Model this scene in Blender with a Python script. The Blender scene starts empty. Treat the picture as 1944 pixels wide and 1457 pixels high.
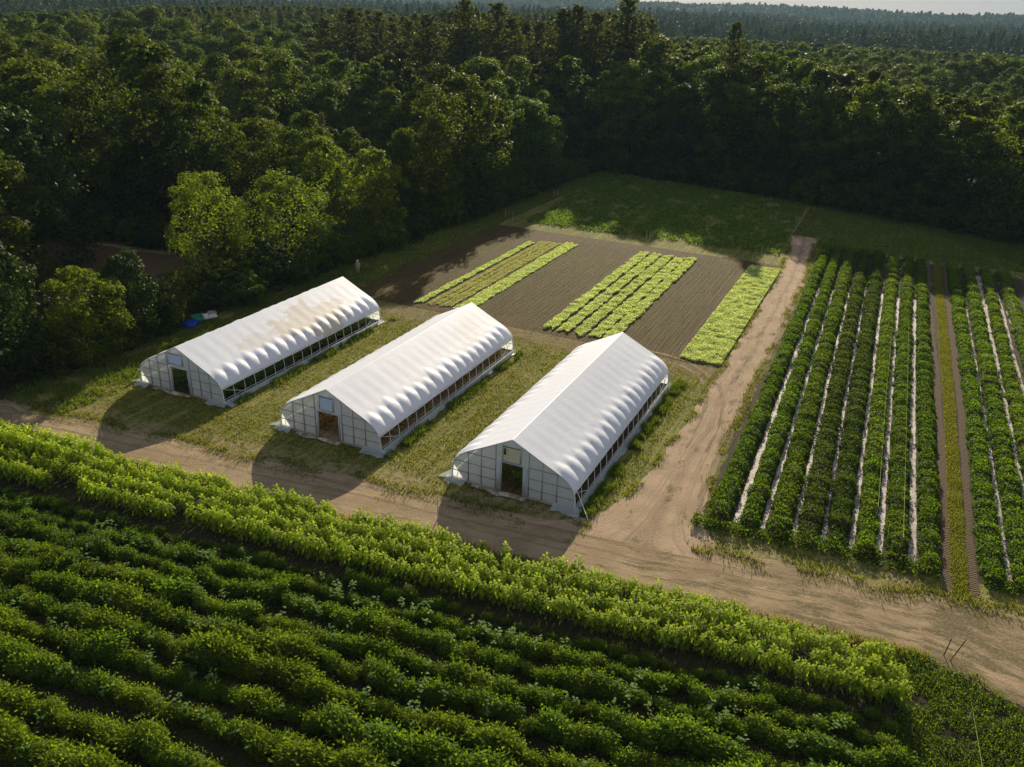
import bpy, math, random
import numpy as np
from mathutils import Vector, Matrix

RNG = np.random.default_rng(7)
SC = bpy.context.scene
COL = SC.collection
R = math.radians
PI = math.pi

# ------------------------------------------------------------------ camera numbers (measured)
CAM_H = 29.52
F_PX = 1570.65            # focal length in pixels of a 1944 wide frame
PITCH, ROLL, YAW = R(23.908), R(1.5855), R(24.4586)


def cam_axes():
    cp, sp = math.cos(PITCH), math.sin(PITCH)
    fwd, right, up = np.array([0, cp, -sp]), np.array([1., 0, 0]), np.array([0, sp, cp])
    r1 = math.cos(ROLL) * right + math.sin(ROLL) * up
    u1 = -math.sin(ROLL) * right + math.cos(ROLL) * up
    c, s = math.cos(YAW), math.sin(YAW)
    Z = np.array([[c, -s, 0], [s, c, 0], [0, 0, 1]])
    return Z @ r1, Z @ u1, Z @ fwd


CA, CB, CC = cam_axes()


def project(P):
    d = np.asarray(P, float) - np.array([0, 0, CAM_H])
    w = d @ CC
    ok = w > 1
    w = np.where(ok, w, 1)
    return np.where(ok, 972 + F_PX * (d @ CA) / w, -9999), np.where(ok, 728.5 - F_PX * (d @ CB) / w, -9999), w


# ------------------------------------------------------------------ noise
def vnoise(x, y, seed=0):
    x, y = np.asarray(x, float), np.asarray(y, float)
    xi, yi = np.floor(x).astype(np.int64), np.floor(y).astype(np.int64)
    xf, yf = x - xi, y - yi
    xf, yf = xf * xf * (3 - 2 * xf), yf * yf * (3 - 2 * yf)

    def h(a, b):
        n = (a * 374761393 + b * 668265263 + seed * 1442695041) & 0x7fffffff
        n = ((n ^ (n >> 13)) * 1274126177) & 0x7fffffff
        return ((n ^ (n >> 16)) & 0xffff) / 65535.0
    return (h(xi, yi) * (1 - xf) + h(xi + 1, yi) * xf) * (1 - yf) + (h(xi, yi + 1) * (1 - xf) + h(xi + 1, yi + 1) * xf) * yf


def fbm(x, y, seed=0, o=4):
    s, a, t = 0, .5, 0
    for k in range(o):
        s = s + a * vnoise(x * 2 ** k, y * 2 ** k, seed + k * 17)
        t += a
        a *= .5
    return s / t


def sstep(a, b, x):
    t = np.clip((np.asarray(x, float) - a) / (b - a), 0, 1)
    return t * t * (3 - 2 * t)


# ------------------------------------------------------------------ terrain
def tz(x, y):
    x, y = np.asarray(x, float), np.asarray(y, float)
    r = np.hypot(x, y)
    z = 9.0 * sstep(110, 330, -x) * sstep(40, 200, y)
    z = z + sstep(170, 420, y) * 3.0 * fbm(x / 160, y / 160, 3)
    ang = np.arctan2(x, y)
    z = z + sstep(700, 1700, r) * (2 + 26 * fbm(x / 420, y / 420, 5))
    z = z + sstep(1900, 3000, r) * (10 + 52 * fbm(ang * 5.5 + 3, r / 900, 9))
    return z


# ------------------------------------------------------------------ mesh helpers
class MB:
    """collects shapes, then links them as one mesh object"""

    def __init__(self):
        self.v, self.f, self.t, self.n, self.uv = [], [], [], 0, []

    def add(self, V, F, tint=None):
        V = np.asarray(V, float).reshape(-1, 3)
        self.v.append(V)
        for blk in (F if isinstance(F, (list, tuple)) and len(F) and isinstance(F[0], np.ndarray) else [np.asarray(F)]):
            if len(blk):
                self.f.append(np.asarray(blk, np.int64) + self.n)
        self.t.append(np.full(len(V), .5) if tint is None else np.broadcast_to(np.asarray(tint, float), (len(V),)))
        self.n += len(V)
        return self

    def box(self, lo, hi, tint=None):
        (a, b, c), (d, e, f) = lo, hi
        V = [(a, b, c), (d, b, c), (d, e, c), (a, e, c), (a, b, f), (d, b, f), (d, e, f), (a, e, f)]
        return self.add(V, [(0, 3, 2, 1), (4, 5, 6, 7), (0, 1, 5, 4), (1, 2, 6, 5), (2, 3, 7, 6), (3, 0, 4, 7)], tint)

    def tube(self, pts, rad, seg=6, tint=None, cap=True):
        pts = np.asarray(pts, float)
        n = len(pts)
        rad = np.broadcast_to(np.asarray(rad, float), (n,))
        T = np.gradient(pts, axis=0)
        T /= np.linalg.norm(T, axis=1)[:, None] + 1e-12
        up = np.array([0, 0, 1.]) if abs(T[0][2]) < .9 else np.array([1., 0, 0])
        A = np.cross(T, up)
        A /= np.linalg.norm(A, axis=1)[:, None] + 1e-12
        B = np.cross(T, A)
        th = np.arange(seg) * 2 * PI / seg
        V = pts[:, None] + rad[:, None, None] * (np.cos(th)[None, :, None] * A[:, None] + np.sin(th)[None, :, None] * B[:, None])
        i, j = np.meshgrid(np.arange(n - 1), np.arange(seg), indexing='ij')
        j2 = (j + 1) % seg
        F = np.stack([i * seg + j, i * seg + j2, (i + 1) * seg + j2, (i + 1) * seg + j], -1).reshape(-1, 4)
        self.add(V.reshape(-1, 3), F, tint)
        if cap:
            self.f.append(np.array([[self.n - n * seg + k for k in range(seg)]]))
            self.f.append(np.array([[self.n - 1 - k for k in range(seg)]]))
        return self

    def grid(self, X, Y, Z, tint=None):
        m, n = X.shape
        V = np.stack([X, Y, Z], -1).reshape(-1, 3)
        i, j = np.meshgrid(np.arange(m - 1), np.arange(n - 1), indexing='ij')
        F = np.stack([i * n + j, i * n + j + 1, (i + 1) * n + j + 1, (i + 1) * n + j], -1).reshape(-1, 4)
        return self.add(V, F, tint)

    def build(self, name, mat=None, parent=None, uv=None, smooth=False):
        V = np.concatenate(self.v) if self.v else np.zeros((0, 3))
        me = bpy.data.meshes.new(name)
        me.vertices.add(len(V))
        me.vertices.foreach_set('co', V.astype(np.float32).ravel())
        li = np.concatenate([b.ravel() for b in self.f])
        tot = np.concatenate([np.full(len(b), b.shape[1]) for b in self.f])
        st = np.concatenate([[0], np.cumsum(tot)[:-1]])
        me.loops.add(len(li))
        me.loops.foreach_set('vertex_index', li.astype(np.int32))
        me.polygons.add(len(tot))
        me.polygons.foreach_set('loop_start', st.astype(np.int32))
        at = me.attributes.new('tint', 'FLOAT', 'POINT')
        at.data.foreach_set('value', np.concatenate(self.t).astype(np.float32))
        if uv is not None:
            l = me.uv_layers.new(name='UVMap')
            l.data.foreach_set('uv', np.asarray(uv, np.float32)[li].ravel())
        me.update(calc_edges=True)
        if smooth:
            me.shade_smooth()
        if mat is not None:
            for m in (mat if isinstance(mat, (list, tuple)) else [mat]):
                me.materials.append(m)
        o = bpy.data.objects.new(name, me)
        COL.objects.link(o)
        if parent is not None:
            o.parent = parent
        return o


def tag(o, label=None, cat=None, group=None, kind=None):
    if label:
        o['label'] = label
    if cat:
        o['category'] = cat
    if group:
        o['group'] = group
    if kind:
        o['kind'] = kind
    return o


def empty(name, loc=(0, 0, 0), rz=0., **k):
    o = bpy.data.objects.new(name, None)
    COL.objects.link(o)
    o.location = loc
    o.rotation_euler = (0, 0, rz)
    o.empty_display_size = .3
    return tag(o, **k)


def unit(a):
    return a / (np.linalg.norm(a, axis=-1, keepdims=True) + 1e-12)


def rdir(rng, n):
    return unit(rng.normal(size=(n, 3)))


def leaf_quads(mb, P, N, size, aspect=.6, fold=.25, rng=RNG, tint=None, T=None):
    """diamond leaves slightly folded along their midrib; T: the direction the tip points"""
    n = len(P)
    N = unit(N)
    t = rdir(rng, n) if T is None else unit(T)
    t = unit(t - (t * N).sum(1, keepdims=True) * N)
    b = np.cross(N, t)
    s = np.broadcast_to(np.asarray(size, float), (n,))[:, None]
    V = np.stack([P - t * s, P + b * s * aspect + N * s * fold, P + t * s, P - b * s * aspect + N * s * fold], 1).reshape(-1, 3)
    F = np.arange(4 * n).reshape(-1, 4)
    ti = rng.random(n) if tint is None else tint
    mb.add(V, F, np.repeat(np.broadcast_to(ti, (n,)), 4))


def blades(mb, P, h, w, rng=RNG, tint=None, lean=.5):
    """grass blades: one thin bent triangle each, rooted at P"""
    n = len(P)
    h = np.broadcast_to(np.asarray(h, float), (n,))[:, None]
    a = rng.random(n) * 2 * PI
    side = np.stack([np.cos(a), np.sin(a), np.zeros(n)], 1)
    b = rng.random(n) * 2 * PI
    ln = np.stack([np.cos(b), np.sin(b), np.zeros(n)], 1) * lean * rng.random((n, 1))
    top = P + h * (np.array([0, 0, 1.]) + ln)
    V = np.stack([P - side * w, P + side * w, top], 1).reshape(-1, 3)
    mb.add(V, np.arange(3 * n).reshape(-1, 3), np.repeat(rng.random(n) if tint is None else tint, 3))


# ------------------------------------------------------------------ materials
class NT:
    def __init__(self, name):
        self.m = bpy.data.materials.new(name)
        self.m.use_nodes = True
        self.t = self.m.node_tree
        self.t.nodes.clear()
        self.out = self.n('ShaderNodeOutputMaterial')

    def n(self, kind, **kw):
        nd = self.t.nodes.new(kind)
        for k, v in kw.items():
            if k.startswith('i_'):
                nd.inputs[k[2:].replace('_', ' ')].default_value = v
            else:
                setattr(nd, k, v)
        return nd

    def l(self, a, b):
        self.t.links.new(a, b)

    def mixc(self, fac, a, b):
        nd = self.n('ShaderNodeMix', data_type='RGBA')
        for s, v in ((0, fac), (6, a), (7, b)):
            if hasattr(v, 'is_linked'):
                self.l(v, nd.inputs[s])
            elif s == 0:
                nd.inputs[0].default_value = v
            else:
                nd.inputs[s].default_value = (*v, 1)
        return nd.outputs[2]

    def math(self, op, a, b=None, clamp=False):
        nd = self.n('ShaderNodeMath', operation=op, use_clamp=clamp)
        for i, v in ((0, a), (1, b)):
            if v is None:
                continue
            if hasattr(v, 'is_linked'):
                self.l(v, nd.inputs[i])
            else:
                nd.inputs[i].default_value = v
        return nd.outputs[0]

    def ramp(self, x, lo, hi):
        nd = self.n('ShaderNodeMapRange', interpolation_type='SMOOTHSTEP')
        self.l(x, nd.inputs[0])
        nd.inputs[1].default_value, nd.inputs[2].default_value = lo, hi
        return nd.outputs[0]

    def coord(self, kind='Object', scale=(1, 1, 1)):
        if kind == 'Position':
            src = self.n('ShaderNodeNewGeometry').outputs['Position']
        else:
            src = self.n('ShaderNodeTexCoord').outputs[kind]
        mp = self.n('ShaderNodeMapping')
        mp.inputs['Scale'].default_value = scale
        self.l(src, mp.inputs['Vector'])
        return mp.outputs[0]

    def noise(self, vec, scale, detail=5, rough=.6):
        nd = self.n('ShaderNodeTexNoise', i_Scale=scale, i_Detail=detail, i_Roughness=rough)
        self.l(vec, nd.inputs['Vector'])
        return nd.outputs['Fac']

    def bump(self, h, dist, strength=1.):
        b = self.n('ShaderNodeBump', i_Distance=dist, i_Strength=strength)
        self.l(h, b.inputs['Height'])
        return b.outputs[0]

    def princ(self, col, rough=.8, spec=.2, normal=None, metal=0.):
        p = self.n('ShaderNodeBsdfPrincipled')
        if hasattr(col, 'is_linked'):
            self.l(col, p.inputs['Base Color'])
        else:
            p.inputs['Base Color'].default_value = (*col, 1)
        p.inputs['Roughness'].default_value = rough
        p.inputs['Specular IOR Level'].default_value = spec
        p.inputs['Metallic'].default_value = metal
        if normal is not None:
            self.l(normal, p.inputs['Normal'])
        return p.outputs[0]

    def done(self, sh):
        self.l(sh, self.out.inputs['Surface'])
        return self.m


def leaf_mat(name, dark, light, trans=.4, rough=.5, spec=.25, var=.3, tcol=(1.35, 1.3, .5), hue=.014):
    m = NT(name)
    a = m.n('ShaderNodeAttribute', attribute_name='tint').outputs['Fac']
    c = m.mixc(a, dark, light)
    r = m.n('ShaderNodeObjectInfo').outputs['Random']
    h = m.n('ShaderNodeHueSaturation')
    m.l(c, h.inputs['Color'])
    m.l(m.math('ADD', m.math('MULTIPLY', r, var), 1 - var / 2), h.inputs['Value'])
    r2 = m.math('FRACT', m.math('MULTIPLY', r, 17.31))
    m.l(m.math('ADD', m.math('MULTIPLY', r2, hue), .5 - hue * .3), h.inputs['Hue'])
    col = h.outputs[0]
    tc = m.n('ShaderNodeMix', data_type='RGBA', blend_type='MULTIPLY')
    tc.inputs[0].default_value = 1
    m.l(col, tc.inputs[6])
    tc.inputs[7].default_value = (*tcol, 1)
    tr = m.n('ShaderNodeBsdfTranslucent')
    m.l(tc.outputs[2], tr.inputs['Color'])
    mx = m.n('ShaderNodeMixShader', i_Fac=trans)
    m.l(m.princ(col, max(rough, .6), spec * .22), mx.inputs[1])
    m.l(tr.outputs[0], mx.inputs[2])
    return m.done(mx.outputs[0])


def plain(name, col, rough=.6, spec=.3, metal=0., var=.12, sc=6.):
    m = NT(name)
    f = m.noise(m.coord('Object'), sc, 4)
    c = m.mixc(f, tuple(x * (1 - var) for x in col), tuple(min(1, x * (1 + var)) for x in col))
    return m.done(m.princ(c, rough, spec, None, metal))


M = {}
M['broad'] = leaf_mat('broadleaf_foliage', (.008, .019, .002), (.108, .148, .010), .5, var=.7, tcol=(1.55, 1.5, .5), hue=.03)
M['broadfar'] = leaf_mat('far_foliage', (.018, .034, .008), (.050, .066, .014), .3, var=.5)
M['light'] = leaf_mat('yellow_green_foliage', (.036, .062, .004), (.185, .250, .020), .55, var=.2, tcol=(1.4, 1.4, .5))
M['mid'] = leaf_mat('sunlit_green_foliage', (.028, .056, .004), (.180, .225, .015), .52, var=.3, tcol=(1.5, 1.5, .5))
M['gloss'] = leaf_mat('dark_glossy_foliage', (.008, .020, .003), (.038, .068, .008), .34, .6, .45)
M['pine'] = leaf_mat('pine_needles', (.026, .040, .012), (.115, .130, .032), .45, var=.4, tcol=(1.4, 1.3, .6))
M['bark'] = plain('bark', (.06, .045, .032), .9, .1, var=.4)
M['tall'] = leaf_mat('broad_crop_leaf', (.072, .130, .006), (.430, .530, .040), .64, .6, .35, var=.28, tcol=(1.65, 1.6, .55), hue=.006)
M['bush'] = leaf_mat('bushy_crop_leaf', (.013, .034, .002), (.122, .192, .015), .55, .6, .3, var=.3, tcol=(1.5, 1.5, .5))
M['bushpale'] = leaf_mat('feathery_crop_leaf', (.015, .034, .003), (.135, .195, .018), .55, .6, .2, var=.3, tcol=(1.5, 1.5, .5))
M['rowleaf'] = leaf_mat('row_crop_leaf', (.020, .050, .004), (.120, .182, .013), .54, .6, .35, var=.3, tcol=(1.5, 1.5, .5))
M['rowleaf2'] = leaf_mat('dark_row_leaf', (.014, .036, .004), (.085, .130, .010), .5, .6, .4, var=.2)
M['lettuce'] = leaf_mat('pale_crop_leaf', (.38, .43, .13), (.62, .70, .36), .5, .6, .3, var=.12, tcol=(1.1, 1.15, .65), hue=.004)
M['cover'] = leaf_mat('ground_cover_leaf', (.040, .105, .006), (.155, .245, .020), .5, .6, .3, var=.2)
M['grass'] = leaf_mat('grass_blade', (.070, .098, .010), (.260, .245, .055), .48, .6, .2, var=.1, tcol=(1.2, 1.15, .6))
M['tallgrass'] = leaf_mat('tall_grass_blade', (.045, .085, .010), (.150, .190, .030), .42, .55, .25, var=.1)
M['straw'] = leaf_mat('dry_straw', (.17, .095, .03), (.38, .24, .08), .3, .8, .1, var=.1, tcol=(1.1, 1., .8))
M['seedling'] = leaf_mat('thin_crop_leaf', (.28, .29, .15), (.52, .53, .33), .42, .6, .2, var=.1)
M['steel'] = plain('galvanised_steel', (.42, .44, .45), .45, .4, .3)
M['framemetal'] = plain('dull_frame_metal', (.27, .29, .30), .5, .4, .2)
M['steelwhite'] = plain('pale_pipe', (.62, .64, .64), .5, .3)
M['wood'] = plain('weathered_wood', (.30, .25, .19), .9, .1, var=.3)
M['post'] = plain('dark_post', (.035, .028, .022), .8, .2, var=.3)
M['stake'] = plain('pale_stake', (.45, .42, .36), .8, .2)
M['bluep'] = plain('blue_plastic', (.012, .06, .48), .4, .4)
M['greenp'] = plain('green_plastic', (.01, .16, .09), .45, .4)
M['sack'] = plain('pale_sack', (.45, .47, .44), .8, .1, var=.3)
M['skin'] = plain('skin', (.42, .25, .17), .5, .3)
M['beige'] = plain('beige_cloth', (.40, .36, .27), .9, .1)
M['khaki'] = plain('khaki_cloth', (.30, .27, .20), .9, .1)
M['hat'] = plain('straw_hat', (.62, .56, .42), .9, .1)
M['boot'] = plain('brown_boot', (.06, .04, .03), .7, .2)
M['twine'] = plain('twine', (.20, .26, .08), .7, .2)


def ground_mat():
    m = NT('forest_floor')
    p = m.coord('Position')
    n1, n2 = m.noise(p, .06, 6), m.noise(p, 1.3, 4)
    c = m.mixc(m.ramp(n1, .35, .65), (.022, .026, .010), (.045, .050, .014))
    c = m.mixc(m.ramp(n2, .45, .75), c, (.050, .038, .022))
    return m.done(m.princ(c, .95, .1, m.bump(n2, .15)))


def grass_mat():
    """mown meadow: streaks along the greenhouses, worn straw patches, bare soil near the road"""
    m = NT('meadow_turf')
    st = m.noise(m.coord('Position', (1.6, .10, 1)), 1., 5, .65)
    cl = m.noise(m.coord('Position'), 2.2, 5, .7)
    big = m.noise(m.coord('Position'), .10, 4)
    fine = m.noise(m.coord('Position'), 9., 3, .7)
    c = m.mixc(m.ramp(cl, .36, .62), (.052, .074, .008), (.165, .160, .032))
    c = m.mixc(m.math('MULTIPLY', m.ramp(st, .48, .62), .85), c, (.22, .20, .065))
    c = m.mixc(m.math('MULTIPLY', m.ramp(big, .50, .66), .45), c, (.18, .165, .050))
    c = m.mixc(m.math('MULTIPLY', m.ramp(fine, .50, .70), .65), c, (.026, .036, .006))
    # worn soil toward the road (a wear pattern with its own ragged shape)
    pos = m.n('ShaderNodeNewGeometry').outputs['Position']
    sx = m.n('ShaderNodeSeparateXYZ')
    m.l(pos, sx.inputs[0])
    yp = m.math('SUBTRACT', sx.outputs[1], m.math('MULTIPLY', sx.outputs[0], .095))
    d = m.math('ADD', yp, m.math('MULTIPLY', m.math('SUBTRACT', m.noise(m.coord('Position'), .35, 6, .7), .5), 9.))
    wear = m.math('MULTIPLY', m.math('SUBTRACT', 1., m.ramp(d, 43.2, 46.5), True), m.ramp(cl, .30, .60))
    c = m.mixc(m.math('MULTIPLY', wear, .85), c, (.27, .20, .125))
    # the headland between greenhouses and beds is driven over too
    hd = m.math('ADD', sx.outputs[1], m.math('MULTIPLY', m.math('SUBTRACT', m.noise(m.coord('Position'), .4, 6, .7), .5), 6.))
    band = m.math('MULTIPLY', m.ramp(hd, 68.5, 71.), m.math('SUBTRACT', 1., m.ramp(hd, 73.5, 76.)))
    c = m.mixc(m.math('MULTIPLY', band, .65), c, (.15, .105, .062))
    return m.done(m.princ(c, .95, .1, m.bump(m.math('ADD', cl, fine), .12)))


def road_mat(name, a=(.305, .232, .142), b=(.222, .165, .099), rut=(.14, .10, .058), width=5.2, tracks=(.30, .70)):
    """packed dirt: straight worn streaks, two wheel tracks, stones, grassy and damp patches"""
    m = NT(name)
    st = m.noise(m.coord('UV', (.035, 2.6, 1)), 1., 4, .6)
    st2 = m.noise(m.coord('UV', (.022, 5.5, 1)), 1., 3, .55)
    w = m.noise(m.coord('Position'), .45, 7, .68)
    f = m.noise(m.coord('Position'), 5.5, 5, .72)
    fine = m.noise(m.coord('Position'), 16., 3, .7)
    c = m.mixc(m.ramp(w, .36, .62), b, a)
    c = m.mixc(m.math('MULTIPLY', m.ramp(st, .50, .66), .55), c, b)
    c = m.mixc(m.math('MULTIPLY', m.math('MULTIPLY', m.ramp(st2, .54, .64), m.ramp(w, .35, .55)), .55), c, rut)
    sp = m.n('ShaderNodeSeparateXYZ')
    m.l(m.n('ShaderNodeTexCoord').outputs['UV'], sp.inputs[0])
    wob = m.math('MULTIPLY', m.math('SUBTRACT', m.noise(m.coord('UV', (.06, .0, 1)), 1., 2), .5), 1.4)
    v = m.math('ADD', sp.outputs[1], wob)
    for tr in tracks:
        dd = m.math('ABSOLUTE', m.math('SUBTRACT', v, tr * width))
        k = m.math('SUBTRACT', 1., m.ramp(dd, .12, .42))
        c = m.mixc(m.math('MULTIPLY', m.math('MULTIPLY', k, m.ramp(f, .25, .6)), .6), c, rut)
    # grass and damp earth taking hold in patches, more at the quiet ends
    px = m.n('ShaderNodeSeparateXYZ')
    m.l(m.n('ShaderNodeNewGeometry').outputs['Position'], px.inputs[0])
    gp = m.noise(m.coord('UV', (.30, .75, 1)), 1., 7, .72)
    wx = m.math('ADD', m.math('MULTIPLY', m.ramp(px.outputs[0], -16., 6.), .10), m.math('MULTIPLY', m.math('SUBTRACT', 1., m.ramp(px.outputs[0], -62., -50.)), .10))
    gk = m.ramp(m.math('ADD', gp, wx), .54, .66)
    c = m.mixc(m.math('MULTIPLY', m.math('MULTIPLY', gk, m.ramp(f, .30, .52)), .80), c, (.080, .070, .030))
    c = m.mixc(m.math('MULTIPLY', m.ramp(f, .52, .70), .45), c, rut)
    c = m.mixc(m.math('MULTIPLY', m.ramp(fine, .60, .72), .4), c, tuple(x * .55 for x in rut))
    return m.done(m.princ(c, .95, .1, m.bump(m.math('ADD', f, fine), .04)))


def soil_mat(name, line=.40, a=(.034, .021, .008), b=(.070, .045, .017), stripe=True):
    m = NT(name)
    c1 = m.noise(m.coord('Position', (5., .22, 1)), 1., 5, .6)
    f = m.noise(m.coord('Position'), 5., 4, .7)
    big = m.noise(m.coord('Position'), .12, 3)
    c = m.mixc(m.ramp(c1, .38, .66), a, b)
    c = m.mixc(m.math('MULTIPLY', m.ramp(big, .4, .65), .4), c, b)
    if stripe:
        px = m.n('ShaderNodeSeparateXYZ')
        m.l(m.n('ShaderNodeNewGeometry').outputs['Position'], px.inputs[0])
        wob = m.math('MULTIPLY', m.noise(m.coord('Position', (.3, .12, 1)), 1., 3), .35)
        sn = m.math('SINE', m.math('MULTIPLY', m.math('ADD', px.outputs[0], wob), 2 * PI / line))
        k = m.math('MULTIPLY', m.ramp(sn, .1, .95), m.ramp(m.noise(m.coord('Position', (1.2, .15, 1)), 1., 4), .3, .6))
        c = m.mixc(m.math('MULTIPLY', k, .5), c, (.135, .098, .042))
    c = m.mixc(m.math('MULTIPLY', m.ramp(f, .5, .8), .4), c, tuple(x * .55 for x in a))
    return m.done(m.princ(c, .95, .1, m.bump(m.math('ADD', f, c1), .08)))


def tread_mat():
    m = NT('tyre_pressed_soil')
    w = m.n('ShaderNodeTexWave', wave_type='BANDS', bands_direction='Y', i_Scale=1.6, i_Distortion=5.0, i_Detail=2)
    m.l(m.coord('Position'), w.inputs['Vector'])
    f = m.noise(m.coord('Position'), 4., 5, .7)
    c = m.mixc(m.ramp(w.outputs['Fac'], .2, .9), (.062, .045, .027), (.105, .077, .046))
    c = m.mixc(m.math('MULTIPLY', m.ramp(f, .45, .7), .5), c, (.045, .040, .018))
    return m.done(m.princ(c, .95, .1, m.bump(w.outputs['Fac'], .03)))


def film_mat():
    m = NT('white_mulch_film')
    f = m.noise(m.coord('Position'), 1.6, 6, .75)
    g = m.noise(m.coord('Position'), 7., 4, .7)
    c = m.mixc(m.ramp(f, .38, .60), (.37, .355, .335), (.16, .13, .09))
    c = m.mixc(m.math('MULTIPLY', m.ramp(g, .52, .72), .7), c, (.10, .075, .045))
    return m.done(m.princ(c, .7, .3, m.bump(g, .05)))


def roof_mat(name, stain):
    """white woven poly; the dirt is a stain with its own ragged outline. stain: list of (x, y, rx, ry, strength)"""
    m = NT(name)
    oc = m.coord('Object')
    n = m.noise(oc, .55, 7, .62)
    g = m.noise(oc, 2.5, 5, .7)
    sx = m.n('ShaderNodeSeparateXYZ')
    m.l(oc, sx.inputs[0])
    c = m.mixc(m.ramp(g, .35, .8), (.80, .84, .93), (.75, .785, .87))
    for (x, y, rx, ry, s) in stain:
        dx = m.math('DIVIDE', m.math('SUBTRACT', sx.outputs[0], x), rx)
        dy = m.math('DIVIDE', m.math('SUBTRACT', sx.outputs[1], y), ry)
        d = m.math('SQRT', m.math('ADD', m.math('MULTIPLY', dx, dx), m.math('MULTIPLY', dy, dy)))
        d = m.math('ADD', d, m.math('MULTIPLY', m.math('SUBTRACT', n, .5), 3.0))
        d = m.math('ADD', d, m.math('MULTIPLY', m.math('SUBTRACT', g, .5), .35))
        k = m.math('SUBTRACT', 1., m.ramp(d, .90, 1.0))
        c = m.mixc(m.math('MULTIPLY', k, s), c, (.63, .565, .49))
    wr = m.noise(m.coord('Object', (1.2, .5, 1.2)), 3., 4, .6)
    nrm = m.bump(m.math('ADD', wr, m.math('MULTIPLY', g, .4)), .007)
    tr = m.n('ShaderNodeBsdfTranslucent')
    m.l(c, tr.inputs['Color'])
    mx = m.n('ShaderNodeMixShader', i_Fac=.34)
    m.l(m.princ(c, .55, .3, nrm), mx.inputs[1])
    m.l(tr.outputs[0], mx.inputs[2])
    return m.done(mx.outputs[0])


def glaze_mat(name, tintc=(.72, .77, .77), clear=.20):
    """milky polycarbonate sheet"""
    m = NT(name)
    oc = m.coord('Object')
    n = m.noise(oc, .9, 5, .6)
    v = m.noise(m.coord('Object', (1.2, 1, .05)), 2.2, 2)
    c = m.mixc(m.ramp(n, .35, .65), tuple(x * .90 for x in tintc), tintc)
    c = m.mixc(m.math('MULTIPLY', m.ramp(v, .45, .6), .3), c, (.74, .76, .73))
    tr = m.n('ShaderNodeBsdfTranslucent')
    m.l(c, tr.inputs['Color'])
    a = m.n('ShaderNodeMixShader', i_Fac=.5)
    m.l(m.princ(c, .3, .5), a.inputs[1])
    m.l(tr.outputs[0], a.inputs[2])
    tp = m.n('ShaderNodeBsdfTransparent')
    tp.inputs[0].default_value = (.85, .95, .93, 1)
    b = m.n('ShaderNodeMixShader', i_Fac=clear)
    m.l(a.outputs[0], b.inputs[1])
    m.l(tp.outputs[0], b.inputs[2])
    return m.done(b.outputs[0])


M['ground'] = ground_mat()
M['turf'] = grass_mat()
M['road'] = road_mat('packed_dirt')
M['siderd'] = road_mat('packed_dirt_lane', (.34, .255, .170), (.265, .193, .125), (.17, .122, .076), 4.2, (.48,))
M['soil'] = soil_mat('tilled_soil')
M['cropsoil'] = soil_mat('row_soil', stripe=False, a=(.030, .024, .014), b=(.060, .046, .026))
M['nearsoil'] = soil_mat('weedy_soil', stripe=False, a=(.014, .017, .006), b=(.036, .032, .013))
M['tread'] = tread_mat()
M['film'] = film_mat()
M['glaze'] = glaze_mat('polycarbonate')
M['skirt'] = glaze_mat('loose_poly_sheet', (.55, .62, .64), .25)
M['louvreblue'] = plain('pale_blue_louvre', (.48, .57, .70), .4, .4)
M['louvrecream'] = plain('cream_louvre', (.56, .52, .33), .5, .3)
M['ventback'] = plain('vent_shade', (.16, .18, .20), .6, .2)
M['darkfan'] = plain('dark_fan', (.05, .045, .03), .6, .3)

# ------------------------------------------------------------------ ground, roads, fields
def build_ground():
    a = np.linspace(-1.42, .72, 330)
    r = np.concatenate([[0.5], np.geomspace(6, 3850, 190)])
    A, RR = np.meshgrid(a, r, indexing='ij')
    X, Y = RR * np.sin(A), RR * np.cos(A) - 12
    mb = MB().grid(X, Y, tz(X, Y))
    # close the disc behind the camera with a coarser fan
    b = np.linspace(.72, 2 * PI - 1.42, 60)
    A, RR = np.meshgrid(b, np.concatenate([[0.5], np.geomspace(6, 3850, 30)]), indexing='ij')
    X, Y = RR * np.sin(A), RR * np.cos(A) - 12
    mb.grid(X, Y, tz(X, Y) - .02)
    tag(mb.build('ground', M['ground'], smooth=True), kind='structure')


def sheet(name, rows, mat, z, nacross=9, kind='structure', rough=.35, freq=.9, seed=1, bumpz=0., **kw):
    """a ground sheet between two edge polylines [(xl, yl, xr, yr), ...]; both edges are ragged"""
    rows = np.asarray(rows, float)
    seg = np.hypot(*np.diff((rows[:, :2] + rows[:, 2:]) / 2, axis=0).T)
    s = np.concatenate([[0], np.cumsum(seg)])
    n = max(8, int(s[-1] / .3))
    S = np.linspace(0, s[-1], n)
    L = np.stack([np.interp(S, s, rows[:, k]) for k in range(4)], 1)
    A, B = L[:, :2], L[:, 2:]
    W = unit(B - A)
    A = A + W * ((fbm(S * freq, S * 0, seed, 5) - .5) * 2 * rough + (fbm(S * freq * .18, S * 0, seed + 2, 2) - .5) * 2 * rough)[:, None]
    B = B - W * ((fbm(S * freq, S * 0 + 7, seed + 5, 5) - .5) * 2 * rough + (fbm(S * freq * .18, S * 0 + 3, seed + 6, 2) - .5) * 2 * rough)[:, None]
    t = np.linspace(0, 1, nacross)
    P = A[:, None] * (1 - t)[None, :, None] + B[:, None] * t[None, :, None]
    wid = np.linalg.norm(B - A, axis=1)
    Z = np.full(P.shape[:2], z) + (bumpz * (fbm(P[..., 0] * .8, P[..., 1] * .8, seed) if bumpz else 0))
    uv = np.stack([np.broadcast_to(S[:, None], P.shape[:2]), t[None] * (wid.mean() + 0 * wid[:, None])], -1).reshape(-1, 2)
    o = MB().grid(P[..., 0], P[..., 1], Z).build(name, mat, uv=uv)
    return tag(o, kind=kind, **kw)


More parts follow.
